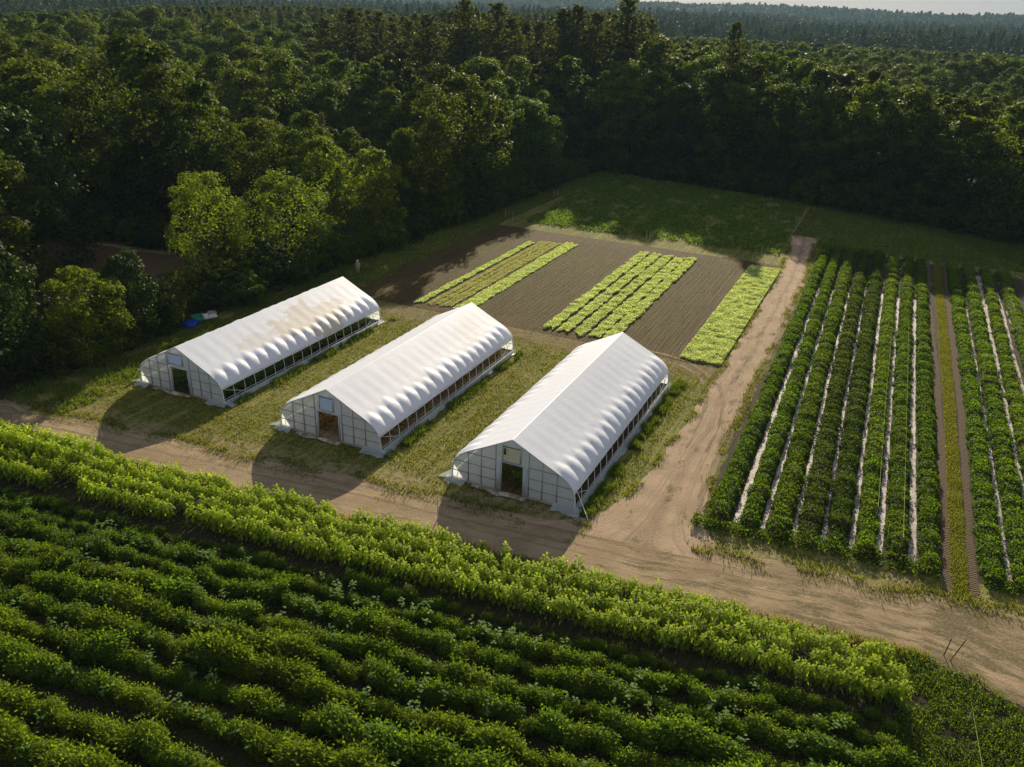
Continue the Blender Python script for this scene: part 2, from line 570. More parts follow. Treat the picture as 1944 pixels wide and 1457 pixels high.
def build_setting():
    build_ground()
    sheet('meadow', [(-62, 24, 30, 24), (-62.5, 60, 30, 60), (-61, 120, 24, 120), (-58.5, 170, 6, 146), (-58, 171.5, -40, 169)], M['turf'], .004, 40, rough=.6)
    q = .095
    rd = []
    for x in np.linspace(-110, 60, 40):
        lo, hi = 38.75, 43.5
        if x > -6:
            hi += .9
        if x > 6:
            lo -= .4 * (x - 6)
        if x < -60:
            lo += .02 * (x + 60)
            hi += -.02 * (x + 60)
        rd.append((x, hi + q * x, x, lo + q * x))
    sheet('road', rd, M['road'], .010, 17, rough=.30, freq=.6, seed=3)
    sd = [(-17.2, 41.4, -3.2, 42.6), (-15.0, 42.9, -5.6, 43.8), (-13.5, 44.6, -6.9, 45.6), (-12.7, 47, -7.6, 48), (-12.2, 52, -8.2, 54), (-11.9, 65, -8.4, 66), (-11.8, 80, -8.3, 82),
          (-11.7, 104, -8.5, 106), (-12.4, 118, -9, 118), (-13.2, 129, -9.8, 129), (-13.4, 131.5, -10.2, 131.5)]
    sheet('side_road', sd, M['siderd'], .015, 13, rough=.22, seed=8)
    # curved tractor ruts turning from the headland into the side road
    RUT = soil_mat('rut_soil', stripe=False, a=(.15, .11, .07), b=(.24, .178, .115))
    for dd in (0, 1.5):
        pts = [(-19.5 + dd * .1, 72.6 + dd), (-17, 72.3 + dd), (-15, 71.7 + dd * .95), (-13.4 + dd * .3, 70.4 + dd * .6), (-12.2 + dd * .75, 68.3 + dd * .3), (-11.4 + dd * .95, 65.2), (-10.9 + dd, 61), (-10.8 + dd, 56)]
        rr = []
        for k_, (x, y) in enumerate(pts):
            x2, y2 = pts[min(k_ + 1, len(pts) - 1)]
            x1, y1 = pts[max(k_ - 1, 0)]
            nx, ny = (y2 - y1), -(x2 - x1)
            l_ = math.hypot(nx, ny)
            w_ = .17 if k_ < 6 else .10
            rr.append((x + nx / l_ * w_, y + ny / l_ * w_, x - nx / l_ * w_, y - ny / l_ * w_))
        sheet('tyre_rut', rr, RUT, .019 + dd * .002, 4, rough=.10, freq=2., seed=4)
    sheet('tyre_rut', [(-7.5, 46.5, -7.9, 46.5), (-8.0, 50, -8.45, 50), (-8.2, 66, -8.6, 66), (-8.25, 82, -8.65, 82), (-8.4, 100, -8.75, 100)], RUT, .020, 4, rough=.10, freq=2., seed=44)
    sheet('tilled_field', [(-55.3, 74.6, -11.6, 72.8), (-55.4, 95, -11.6, 95), (-55.6, 113.6, -11.9, 111.8), (-55.6, 114.6, -12.3, 112.8)], M['soil'], .009, 80, rough=.45, seed=6)
    # crop-row block by the side road
    sheet('row_field', [(-7.7, 46.3, 20, 48.4), (-7.8, 70, 20, 70), (-8.1, 104, 19, 104), (-8.4, 127, 18, 122)], M['cropsoil'], .008, 40, rough=.4, seed=9)
    sheet('tyre_track', [(6.75, 45.5, 7.2, 45.5), (6.65, 60, 7.2, 60), (6.3, 75, 6.85, 75), (5.5, 103, 6.05, 103), (5.2, 128, 5.75, 128)], M['tread'], .015, 5, rough=.10, seed=12)
    sheet('tyre_track', [(8.05, 45.6, 8.55, 45.6), (8.1, 60, 8.65, 60), (8.05, 75, 8.6, 75), (7.65, 103, 8.2, 103), (7.4, 128, 7.95, 128)], M['tread'], .015, 5, rough=.10, seed=13)
    # near field with its bushy rows
    sheet('near_field', [(-66, 32.8, -66, 0), (-40, 35.0, -40, 0), (-10, 37.6, -10, 0), (4.6, 38.8, 4.6, 0), (8, 38.2, 8, 0), (18, 35.5, 18, 0)], M['nearsoil'], .012, 60, rough=.4, seed=15)
    # small ploughed clearing in the woods
    sheet('clearing_field', [(-101, 60, -79, 57), (-103, 68, -78.5, 66), (-102, 75.5, -80, 77), (-98, 78.5, -82, 79.5)], soil_mat('reddish_soil', stripe=False, a=(.055, .034, .017), b=(.10, .064, .034)), .02, 30, rough=.8, seed=19)
    sheet('clearing_sun_streak', [(-97, 76.6, -97, 75.9), (-90, 77.6, -90, 75.7), (-84, 78.4, -84, 77.0), (-81, 78.6, -81, 78.0)], M['straw_sun'], .026, 4, rough=.3, seed=20)  # pale strip painted in for a streak of sunlight across the clearing
    # white mulch film strips between the crop rows
    strips = [((-5.4, -5.9, -6.55), .52, 'wide white film strip nearest the dirt lane'),
              ((-3.7, -4.3, -4.9), .36, 'thin white film strip one gap in from the lane side'),
              ((-1.8, -2.45, -3.05), .36, 'white film strip two gaps in from the lane side'),
              ((-.1, -.75, -1.35), .30, 'narrow half hidden film strip between two dark rows'),
              ((1.6, 1.15, .6), .34, 'white film strip in the middle of the leafy block'),
              ((3.2, 2.8, 2.4), .44, 'white film strip beside the row with one green twine'),
              ((5.1, 4.6, 4.2), .50, 'broad ragged film strip next to the tyre tracked lane'),
              ((10.3, 10.05, 9.6), .36, 'first film strip beyond the tyre tracked lane'),
              ((12.0, 11.85, 11.7), .40, 'film strip beyond the lane with a bare far end'),
              ((13.5, 13.45, 13.3), .60, 'widest film strip at the outer side of the field')]
    for k, ((a, b, c), w, lab) in enumerate(strips):
        y0 = 47.3 + .06 * k
        far = [104.5, 104.5, 104.5, 108, 106, 105, 105.5, 104.5, 112, 114][k]
        ys = np.linspace(y0, far, 12)
        xs = np.interp(ys, [47, 73, 103, 130], [a, b, c, c - (b - c)])
        rr = [(x - w * .42, y, x + w * .42, y) for x, y in zip(xs, ys)]
        o = sheet('mulch_film', rr, M['film'], .017, 5, kind='thing', rough=.06, freq=1.2, seed=30 + k, bumpz=.03)
        tag(o, lab + ', laid flat', 'mulch film', 'white mulch film strips')
    # black film beyond the tree shadow
    for (x, w, y0, y1, lab) in ((11.9, 1.1, 104.5, 121, 'dull grey film strip lying in tree shade at the far end'), (14.4, 1.0, 99, 119, 'grey film strip in shade at the outer far corner')):
        o = sheet('mulch_film', [(x - w / 2, y0, x + w / 2, y0), (x - w / 2 - .2, y1, x + w / 2 - .2, y1)], M['film'], .018, 5, kind='thing', rough=.1, seed=60, bumpz=.05)
        tag(o, lab, 'mulch film', 'white mulch film strips')


M['straw_sun'] = soil_mat('straw_and_sun_streak', stripe=False, a=(.12, .10, .045), b=(.24, .19, .10))  # straw floor tone, also the painted sunlight on the clearing
build_setting()

# ------------------------------------------------------------------ greenhouses
GH_L, GH_H = 22.83, 4.19
NB = 18
BAY = GH_L / NB
_half = np.array([(0, 4.19), (.62, 3.87), (1.18, 3.58), (1.77, 3.27), (2.36, 2.97), (3.0, 2.66), (3.5, 2.40), (3.9, 2.13), (4.2, 1.83), (4.38, 1.58), (4.47, 1.37)])
_s = np.concatenate([[0], np.cumsum(np.hypot(*np.diff(_half, axis=0).T))])
_s /= _s[-1]


def half(t):
    return np.interp(t, _s, _half[:, 0]), np.interp(t, _s, _half[:, 1])


def gable_z(x):
    x = abs(x)
    return float(np.interp(x, list(_half[:, 0]) + [4.57], list(_half[:, 1]) + [0.0]))


def roof_mesh(seed, amp):
    rng = np.random.default_rng(seed)
    t = np.concatenate([np.linspace(-1, -.42, 22), [-.38, -.3, -.22, -.14, -.07, -.012, 0, .012, .07, .14, .22, .3, .38], np.linspace(.42, 1, 22)])
    v = np.linspace(-.12, GH_L + .12, NB * 14 + 1)
    T, Vv = np.meshgrid(t, v, indexing='ij')
    a = np.abs(T)
    hx, hz = half(a)
    hx2, hz2 = half(np.clip(a + .01, 0, 1))
    hx1, hz1 = half(np.clip(a - .01, 0, 1))
    tx, tzz = hx2 - hx1, hz2 - hz1
    ln = np.hypot(tx, tzz) + 1e-9
    nx, nz = -tzz / ln, tx / ln            # outward normal for the +x half
    ph = np.clip(Vv, 0, GH_L) / BAY
    bay = np.clip(np.floor(ph), 0, NB - 1).astype(int)
    fr = ph - bay
    ba = rng.uniform(.7, 1.15, NB)
    st = rng.uniform(.52, .64, NB)
    bulge = amp * ba[bay] * np.abs(np.sin(PI * fr)) ** .75
    up = sstep(0, .24, a - st[bay] - .10 * (1 - np.abs(np.sin(PI * fr)))) * (1 - .75 * sstep(.93, 1.0, a))
    sag = -.006 * np.sin(PI * fr) ** 2 * (1 - up) * sstep(.05, .2, a)
    ripple = .002 * (fbm(T * 14 + seed, Vv * 1.7, seed) - .5)
    off = bulge * up + sag + ripple
    X = np.sign(T) * (hx + nx * off)
    Z = hz + nz * off
    Z = Z + .04 * (fbm(Vv * .25, Vv * 0, seed) - .5) * (1 - a)
    return MB().grid(X, Vv, Z + .03)


def ring(pts, rad, mb, seg=6):
    mb.tube(pts, rad, seg)


def greenhouse(name, loc, seed, label, stain, amp, vent, door, plinth_seed):
    g = empty(name, loc, 0., label=label, cat='greenhouse', group='greenhouses in a row beside the dirt road')
    roof_mesh(seed, amp).build('roof_cover', roof_mat('woven_poly_roof', stain), g, smooth=True)
    rng = np.random.default_rng(seed + 50)
    # hoops: bent pipes that stand on the ground on both sides
    prof = [(4.57, 0), (4.56, .7)] + [tuple(p) for p in _half[::-1]]
    prof = prof + [(-x, z) for x, z in prof[::-1][1:]]
    for k in range(NB + 1):
        mb = MB()
        y = min(max(k * BAY, .03), GH_L - .03)
        mb.tube([(x * .993, y, z - .035 if z > 1.3 else z) for x, z in prof], .024, 6)
        mb.build('hoop', M['steelwhite'], g)
    for s in (-1, 1):
        mb = MB().tube([(s * 4.50, y, 1.34 + .015 * math.sin(y * 1.3 + seed)) for y in np.linspace(-.1, GH_L + .1, 40)], .045, 8)
        mb.build('roll_bar', M['steelwhite'], g)
        MB().tube([(s * 4.60, y, .42) for y in np.linspace(0, GH_L, 6)], .025, 6).build('hip_rail', M['steel'], g)
        MB().box((s * 4.60 - .02, 0.02, 0), (s * 4.60 + .02, GH_L - .02, .24)).build('baseboard', M['steelwhite'], g)
        # loose plastic skirt lying outside the base
        n = 60
        yy = np.linspace(-.3, GH_L + .2, n)
        w = .18 + .5 * fbm(yy * .5, yy * 0, seed + s) + .5 * np.exp(-((yy + .3) / 1.2) ** 2)
        uu = np.linspace(0, 1, 7)
        X = s * (4.63 + uu[None] * w[:, None])
        Z = .21 * (1 - uu[None]) ** 1.5 + .03 + .10 * fbm(uu[None] * 5 + seed, yy[:, None] * 2.6, seed + 2) * np.ones((n, 1))
        MB().grid(X, np.broadcast_to(yy[:, None], X.shape), Z).build('plastic_skirt', M['skirt'], g, smooth=True)
    # purlins and corner braces
    for x in (-2.36, 0, 2.36):
        MB().tube([(x, y, gable_z(x) - .12) for y in np.linspace(.05, GH_L - .05, 4)], .02, 5).build('purlin', M['steel'], g)
    for (ya, yb) in ((.1, 2.4), (GH_L - .1, GH_L - 2.4)):
        MB().tube([(4.5, ya, 1.28), (4.52, yb, .30)], .02, 5).build('brace', M['steelwhite'], g)
    # end walls
    dl, dr, dh = door
    for front in (True, False):
        y = -.02 if front else GH_L + .02
        w = MB()
        xs = sorted(set([-4.56, -4.47, -4.35, -4.2, -3.9, -3.3, -2.36, -1.22, dl, -.3, 0, .3, dr, 1.22, 2.2, 3.25, 3.9, 4.2, 4.35, 4.47, 4.56]))
        for a, b in zip(xs[:-1], xs[1:]):
            za, zb = gable_z(a), gable_z(b)
            lo = dh if (front and a >= dl - 1e-6 and b <= dr + 1e-6) else .05
            w.add([(a, y, lo), (b, y, lo), (b, y, max(zb - .03, lo)), (a, y, max(za - .03, lo))], [(0, 1, 2, 3)])
        wl = w.build('end_wall', M['glaze'], g)
        e = -.055 if front else .055
        yb = y + e
        for sd in (-1, 1):
            fr = MB()
            for x in ((-3.3, -2.3, -1.22) if sd < 0 else (1.22, 2.2, 3.25)):
                fr.box((x - .03, min(y, yb) - .001, .05), (x + .03, max(y, yb), gable_z(x) - .08))
            for z in (.80, 1.58, 2.38):
                lim = 4.5
                while gable_z(lim) < z + .06:
                    lim -= .02
                for a, b in (((-lim, -3.33), (-3.27, -2.33), (-2.27, -1.25)) if sd < 0 else ((1.25, 2.17), (2.23, 3.22), (3.28, lim))):
                    if b > a + .05:
                        fr.box((a - .004, min(y, yb) + .004, z - .022), (b + .004, max(y, yb) - .006, z + .022))
            fr.build('wall_frame', M['framemetal'], wl)
        arch = MB().tube([(x, y + e * .4, z - .02) for x, z in prof], .045, 6)
        arch.build('arch_trim', M['steelwhite'], wl)
        MB().box((-4.6, min(y, y + e * 2) - .01, 0), (dl - .06 if front else 4.6, max(y, y + e * 2) + .01, .16)).build('sill_board', M['wood'], wl)
        if front:
            MB().box((dr + .06, y + e * 2 - .01, 0), (4.6, y + .01, .16)).build('sill_board', M['wood'], wl)
    # door opening with a frame, vent above
    y = -.02
    df = MB()
    df.box((dl - .06, y - .10, 0), (dl, y + .04, dh + .06)).box((dr, y - .10, 0), (dr + .06, y + .04, dh + .06)).box((dl, y - .10, dh), (dr, y + .04, dh + .06))
    df.build('door_frame', M['steel'], g)
    v0, v1, z0, z1, vm, fan = vent
    vb = MB().box((v0, y - .06, z0), (v1, y + .02, z1)).build('vent', M['ventback'], g)
    sl = MB()
    n = 7
    for k in range(n):
        zz = z0 + .05 + (z1 - z0 - .1) * k / n
        sl.add([(v0 + .03, y - .12, zz), (v1 - .03, y - .12, zz), (v1 - .03, y - .07, zz + .088), (v0 + .03, y - .07, zz + .088)], [(0, 1, 2, 3)])
    sl.build('louvre_slat', vm, vb)
    vf = MB()
    for (a, b, c, d) in ((v0 - .04, v1 + .04, z1, z1 + .05), (v0 - .04, v1 + .04, z0 - .05, z0), (v0 - .05, v0, z0, z1), (v1, v1 + .05, z0, z1)):
        vf.box((a, y - .12, c), (b, y + .03, d))
    vf.build('vent_frame', M['steel'], vb)
    if fan:
        MB().box((v0 + .10, y - .16, z0 + .5), (v0 + .24, y - .145, z1 - .12)).build('fan_shutter', M['darkfan'], vb)
        MB().box((dl - .36, y - .13, .1), (dl - .06, y - .105, dh)).build('door_panel', M['glaze'], g)
        MB().box((dr + .06, y - .13, .1), (dr + .28, y - .105, dh)).build('door_panel', M['glaze'], g)
    # crumpled plastic and cloth along the foot of the front wall
    for (a, b, dep, mt, nm) in ((-4.9, -3.4, .55, M['skirt'], 'plastic_skirt'), (-2.9, 1.2, .45, M['clothstrip'], 'ground_cloth'), (3.1, 5.1, .65, M['skirt'], 'plastic_skirt')):
        uu, vv = np.meshgrid(np.linspace(0, 1, 26), np.linspace(0, 1, 9), indexing='ij')
        X = a + (b - a) * uu
        D = dep * (.6 + .8 * fbm(uu * 4 + seed, uu * 0, seed + int(a * 3)))
        Y = -.16 - D * vv
        Z = .25 * (1 - vv) ** 2 * (mt is M['skirt']) + .03 + .13 * fbm(uu * 9, vv * 4, seed + 4)
        MB().grid(X, Y, Z).build(nm, mt, g, smooth=True)
    return g


m_ = NT('ground_cloth_fabric')
f_ = m_.noise(m_.coord('Object'), 2.2, 6, .7)
M['clothstrip'] = m_.done(m_.princ(m_.mixc(m_.ramp(f_, .4, .62), (.42, .38, .32), (.16, .13, .08)), .9, .1))

GH = [(-50.999, 45.633), (-35.233, 44.645), (-19.76, 43.895)]
greenhouse('greenhouse', (*GH[0], 0), 11, 'white poly greenhouse with large tan dirt stain on its roof, beside the woods',
           [(2.7, 14.4, 1.7, 5.0, .80), (2.6, 6.6, .9, 1.9, .45)], .13, (-.95, .52, 2.62, 3.52, M['louvreblue'], False), (-.85, .95, 2.28), 1)
greenhouse('greenhouse', (*GH[1], 0), 23, 'white greenhouse with brown dry crop inside, between the two others',
           [(1.9, 18.0, 1.3, 2.4, .22)], .12, (-.68, .50, 2.45, 3.52, M['louvreblue'], False), (-.95, .92, 2.22), 2)
greenhouse('greenhouse', (*GH[2], 0), 37, 'clean white greenhouse with cream vent above the door, next to the dirt lane',
           [(3.0, 19, .4, .8, .10)], .11, (-.68, .60, 2.50, 3.60, M['louvrecream'], True), (-.78, .80, 2.32), 3)


# what grows inside
def inside_crop(k, mat, h, dens, label, floor):
    gx, gy = GH[k]
    rng = np.random.default_rng(90 + k)
    mb = MB()
    for bx in (-3.2, -1.6, 0, 1.6, 3.2):
        n = int(22 * dens)
        P = np.stack([bx + rng.normal(0, .34, n), rng.uniform(.9, GH_L - .6, n), rng.uniform(.05, 1, n) ** .8 * h * (1. if abs(bx) < 3 else .62)], 1)
        leaf_quads(mb, P + [gx, gy, 0], rdir(rng, n) + [0, 0, .6], rng.uniform(.07, .17, n), .5, rng=rng)
    o = mb.build('greenhouse_crop', mat)
    tag(o, label, 'greenhouse crop', 'crops growing inside the greenhouses', 'stuff')
    sheet('greenhouse_floor', [(gx - 4.5, gy + .1, gx + 4.5, gy + .1), (gx - 4.5, gy + GH_L - .1, gx + 4.5, gy + GH_L - .1)], floor, .02, 6, rough=0)


inside_crop(0, M['tallgrass'], 1.0, 150, 'green leafy crop seen through the open side of the stained greenhouse', M['nearsoil'])
inside_crop(1, M['straw'], .9, 170, 'brown dried crop seen through the door of the middle greenhouse', M['straw_sun'])
inside_crop(2, M['rowleaf'], 1.2, 150, 'dark green crop inside the greenhouse beside the dirt lane', M['soil'])

# ------------------------------------------------------------------ crops
def inside_frame(P, mx=40, my=40):
    u, v, w = project(P)
    return (w > 2) & (u > -mx) & (u < 1944 + mx) & (v > -my) & (v < 1457 + my)


def big_leaf(mb, base, out, length, width, droop, rng, tint):
    """broad leaves, one per row of BASE: folded along the midrib, drooping to the tip"""
    n = len(base)
    out = unit(out)
    side = unit(np.cross(out, [0, 0, 1.]))
    L, Wd = length[:, None], width[:, None]
    z = np.array([0, 0, 1.])
    mid = base + out * L * .5 + z * L * .10
    tip = base + out * L + z * (-droop[:, None] * L)
    V = np.stack([base, mid + side * Wd * .5 + z * L * .06, mid, mid - side * Wd * .5 + z * L * .06, tip], 1).reshape(-1, 3)
    i = np.arange(n)[:, None] * 5
    F = np.concatenate([i + [0, 1, 2], i + [0, 2, 3], i + [1, 4, 2], i + [2, 4, 3]])
    mb.add(V, F, np.repeat(tint, 5))


def tall_plant_mesh(seed):
    rng = np.random.default_rng(seed)
    H = 1.55
    st = MB().tube([(0, 0, 0), (.02, .01, H * .5), (.0, .02, H)], [.022, .018, .010], 5)
    mb = MB()
    n = 34
    k = np.arange(n)
    z = H * (.22 + .78 * (k / (n - 1)) ** .8)
    a = k * 2.399 + rng.normal(0, .25, n)
    size = .33 * (1 - .50 * np.clip((z / H - .72) / .28, 0, 1)) * rng.uniform(.8, 1.2, n)
    pet = .05 + .13 * (1 - z / H)
    out = np.stack([np.cos(a), np.sin(a), np.where(z / H > .9, .55, .15)], 1)
    base = np.stack([np.cos(a) * pet, np.sin(a) * pet, z], 1)
    big_leaf(mb, base, out, size, size * .78, np.where(z / H > .93, -.05, rng.uniform(.25, .8, n)), rng, np.clip(.10 + .85 * (z / H) ** 2.2 + rng.normal(0, .14, n), 0, 1))  # tint paints shade into the low leaves and light into the top whorl
    return mb, st


TALL = [tall_plant_mesh(100 + k) for k in range(5)]


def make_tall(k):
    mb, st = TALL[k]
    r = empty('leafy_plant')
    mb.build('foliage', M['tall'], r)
    st.build('stem', M['stemgreen'], r)
    return r


M['stemgreen'] = plain('green_stem', (.07, .10, .025), .6, .2)
# positions: four to five rows along the near side of the road
Q = .095
tp = []
rng = np.random.default_rng(5)
for r in range(4):
    x = -57.0
    xe = [1.8, 3.8, 4.5, 4.7][r]
    while x < xe:
        fr = (x + 57) / 61.
        yp = 38.3 - .45 * fr - r * (1.24 - .15 * fr)
        x += rng.uniform(.34, .47)
        gap = vnoise(x * .22, r * 3.1, 8)
        if r == 0 and (-19.5 < x < -14.5):      # a thin stretch in the road-side row
            if rng.random() < .75:
                continue
        if gap < .10:
            continue
        s = rng.uniform(.82, 1.12) * (1.36 if x < -46.5 and r < 2 else 1.05 if x < -30 else 1.) * (.86 if r == 0 and x > -12 else 1.) * (.75 if r == 0 and x > -3 else 1.)
        tp.append((x + rng.normal(0, .06), yp + Q * x + rng.normal(0, .10), s, rng.integers(5), rng.random() * 6.28, r))
tp = [t for t in tp if inside_frame(np.array([[t[0], t[1], 1.0]]))[0]]
tp.sort(key=lambda t: math.hypot(t[0], t[1]))
protos = [make_tall(k) for k in range(5)]
used = set()


def copy_tree(o, parent=None):
    c = o.copy()
    COL.objects.link(c)
    if parent is not None:
        c.parent = parent
    for ch in list(o.children):
        copy_tree(ch, c)
    return c


ROWNAME = ['leafy plant in the roadside row of the tall crop along the dirt road',
           'tall leafy plant in the second row in from the dirt road',
           'tall leafy plant in the middle row of the tall crop band',
           'tall leafy plant in the fourth row in from the dirt road',
           'tall leafy plant in the outer row of the band, facing the low bushy rows']
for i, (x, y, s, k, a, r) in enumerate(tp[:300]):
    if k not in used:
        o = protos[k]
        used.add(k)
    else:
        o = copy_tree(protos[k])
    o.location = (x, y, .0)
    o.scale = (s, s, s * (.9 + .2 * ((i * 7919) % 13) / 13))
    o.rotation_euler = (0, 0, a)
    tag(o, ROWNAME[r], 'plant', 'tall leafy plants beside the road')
rest = MB()
for (x, y, s, k, a, r) in tp[300:]:
    c, sn = math.cos(a), math.sin(a)
    Rm = np.array([[c, -sn, 0], [sn, c, 0], [0, 0, 1]]) * s
    mb = TALL[k][0]
    V = np.concatenate(mb.v) @ Rm.T + [x, y, 0]
    rest.add(V, [np.concatenate(mb.f)], np.clip(np.concatenate(mb.t) + .25 * (vnoise(x * 3, y * 3) - .5), 0, 1))
if rest.n:
    tag(rest.build('leafy_crop', M['tall']), 'far part of the tall leafy crop band, beyond the countable plants', 'crop', None, 'stuff')


# bushy plants of the near rows
def bush_mesh(seed, kind):
    rng = np.random.default_rng(seed)
    mb = MB()
    W, H = .44, .95
    nl = 13
    for k in range(nl):
        a = k * 2.399 + rng.normal(0, .3)
        rr = W * math.sqrt((k + .3) / nl) * .85
        zc = H * (.80 - .42 * (rr / W) ** 2) * rng.uniform(.8, 1.12)
        c = np.array([math.cos(a) * rr, math.sin(a) * rr, zc])
        if kind == 0:        # feathery: upright fine sprays
            n = 260
            d = rdir(rng, n)
            d[:, 2] = np.abs(d[:, 2]) * 1.1 - .25
            P = c + d * rng.uniform(.05, .30, (n, 1)) * [1, 1, 1.35]
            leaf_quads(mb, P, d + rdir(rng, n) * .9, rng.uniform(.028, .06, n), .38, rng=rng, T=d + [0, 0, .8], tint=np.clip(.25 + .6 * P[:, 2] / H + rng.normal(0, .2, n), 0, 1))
        else:                # leafy clump
            n = 130
            d = rdir(rng, n)
            d[:, 2] = np.abs(d[:, 2]) - .2
            P = c + d * rng.uniform(.10, .27, (n, 1))
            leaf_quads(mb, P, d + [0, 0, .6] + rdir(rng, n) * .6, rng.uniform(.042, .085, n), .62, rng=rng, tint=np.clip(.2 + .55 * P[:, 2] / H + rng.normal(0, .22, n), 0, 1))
        # shoots that break the outline
        n = 22
        d = unit(rdir(rng, n) * .6 + [0, 0, .8])
        P = c + d * rng.uniform(.25, .55, (n, 1))
        leaf_quads(mb, P, rdir(rng, n), rng.uniform(.03, .075, n), .42, rng=rng, T=d, tint=rng.uniform(.4, 1., n))
    # skirt of low leaves down to the soil
    n = 420
    a = rng.random(n) * 6.283
    rr = W * rng.uniform(.5, 1.05, n)
    P = np.stack([np.cos(a) * rr, np.sin(a) * rr, rng.uniform(.05, .5, n)], 1)
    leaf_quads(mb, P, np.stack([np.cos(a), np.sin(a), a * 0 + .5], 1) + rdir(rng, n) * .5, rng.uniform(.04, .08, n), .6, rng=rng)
    return mb


bushes = []
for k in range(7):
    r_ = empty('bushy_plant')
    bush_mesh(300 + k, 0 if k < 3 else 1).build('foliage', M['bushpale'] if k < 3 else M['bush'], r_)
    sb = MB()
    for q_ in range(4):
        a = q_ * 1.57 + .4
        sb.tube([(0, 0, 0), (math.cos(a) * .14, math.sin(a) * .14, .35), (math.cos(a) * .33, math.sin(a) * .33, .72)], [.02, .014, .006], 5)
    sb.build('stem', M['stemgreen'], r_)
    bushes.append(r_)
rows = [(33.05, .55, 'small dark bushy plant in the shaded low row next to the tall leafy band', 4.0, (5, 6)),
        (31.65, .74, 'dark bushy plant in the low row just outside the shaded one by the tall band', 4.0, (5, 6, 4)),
        (30.2, .82, 'bushy plant in the second low row out from the tall leafy band', 4.2, (3, 4, 5)),
        (28.45, .95, 'bushy plant in the third low row out from the tall leafy band', 4.2, (0, 1, 3, 6)),
        (26.85, 1.0, 'bushy plant in the fourth low row out from the tall leafy band', 4.2, (0, 2, 4, 5)),
        (25.15, 1.05, 'bushy plant in the fifth low row out from the tall leafy band', 4.2, (0, 1, 2, 3)),
        (23.45, 1.05, 'bushy plant in the sixth low row out from the tall leafy band', 4.2, (0, 1, 4, 6)),
        (21.7, 1.1, 'bushy plant in the seventh low row out from the tall leafy band', 4.0, (0, 1, 2, 5)),
        (19.5, 1.1, 'bushy plant in the eighth low row, along the bottom edge of the field', 4.0, (0, 1, 2)),
        (17.7, 1.1, 'bushy plant in the last low row at the bottom corner', 4.0, (0, 2, 3))]
rng = np.random.default_rng(12)
used = set()
bp = []
for ri, (yp, sc, lab, xe, kinds) in enumerate(rows):
    x = -66.0
    xend = xe - (ri > 2) * rng.random()
    while x < xend:
        x += rng.uniform(.95, 1.25) * (.8 if sc < .8 else 1.0)
        y = yp + Q * x + rng.normal(0, .16)
        g = vnoise(x * .35, ri * 5.3, 21)
        s = sc * (.62 + .66 * g) * rng.uniform(.8, 1.18)
        k = int(kinds[int(vnoise(x * .22, ri * 2.7, 33) * .999 * len(kinds))])
        if rng.random() < .2:
            k = int(rng.integers(7))
        if inside_frame(np.array([[x, y, .6]]), 60, 60)[0]:
            bp.append((x, y, s, k, ri, s * rng.uniform(.9, 1.12), rng.random() * 6.28))
bp.sort(key=lambda t: math.hypot(t[0], t[1]))
brest = [MB(), MB()]
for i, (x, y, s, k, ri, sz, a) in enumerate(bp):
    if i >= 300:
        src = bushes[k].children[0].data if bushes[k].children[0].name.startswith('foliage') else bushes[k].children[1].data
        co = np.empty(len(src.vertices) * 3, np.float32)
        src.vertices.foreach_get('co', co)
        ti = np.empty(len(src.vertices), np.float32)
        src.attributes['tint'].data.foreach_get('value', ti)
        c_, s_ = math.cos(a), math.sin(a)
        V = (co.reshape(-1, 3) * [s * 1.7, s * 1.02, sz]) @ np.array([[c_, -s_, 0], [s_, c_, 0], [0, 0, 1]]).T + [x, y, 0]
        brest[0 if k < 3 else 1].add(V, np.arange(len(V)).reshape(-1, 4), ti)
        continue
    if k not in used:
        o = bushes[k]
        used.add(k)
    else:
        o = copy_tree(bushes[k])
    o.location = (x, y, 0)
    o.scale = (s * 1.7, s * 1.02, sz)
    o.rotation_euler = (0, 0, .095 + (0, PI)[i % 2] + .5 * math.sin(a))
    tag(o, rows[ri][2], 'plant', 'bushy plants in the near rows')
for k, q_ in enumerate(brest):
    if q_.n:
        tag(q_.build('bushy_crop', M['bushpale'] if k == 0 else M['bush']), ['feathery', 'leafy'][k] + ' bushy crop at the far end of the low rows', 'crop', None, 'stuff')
nb = len(bp)
print('tall', len(tp), 'bush', nb)


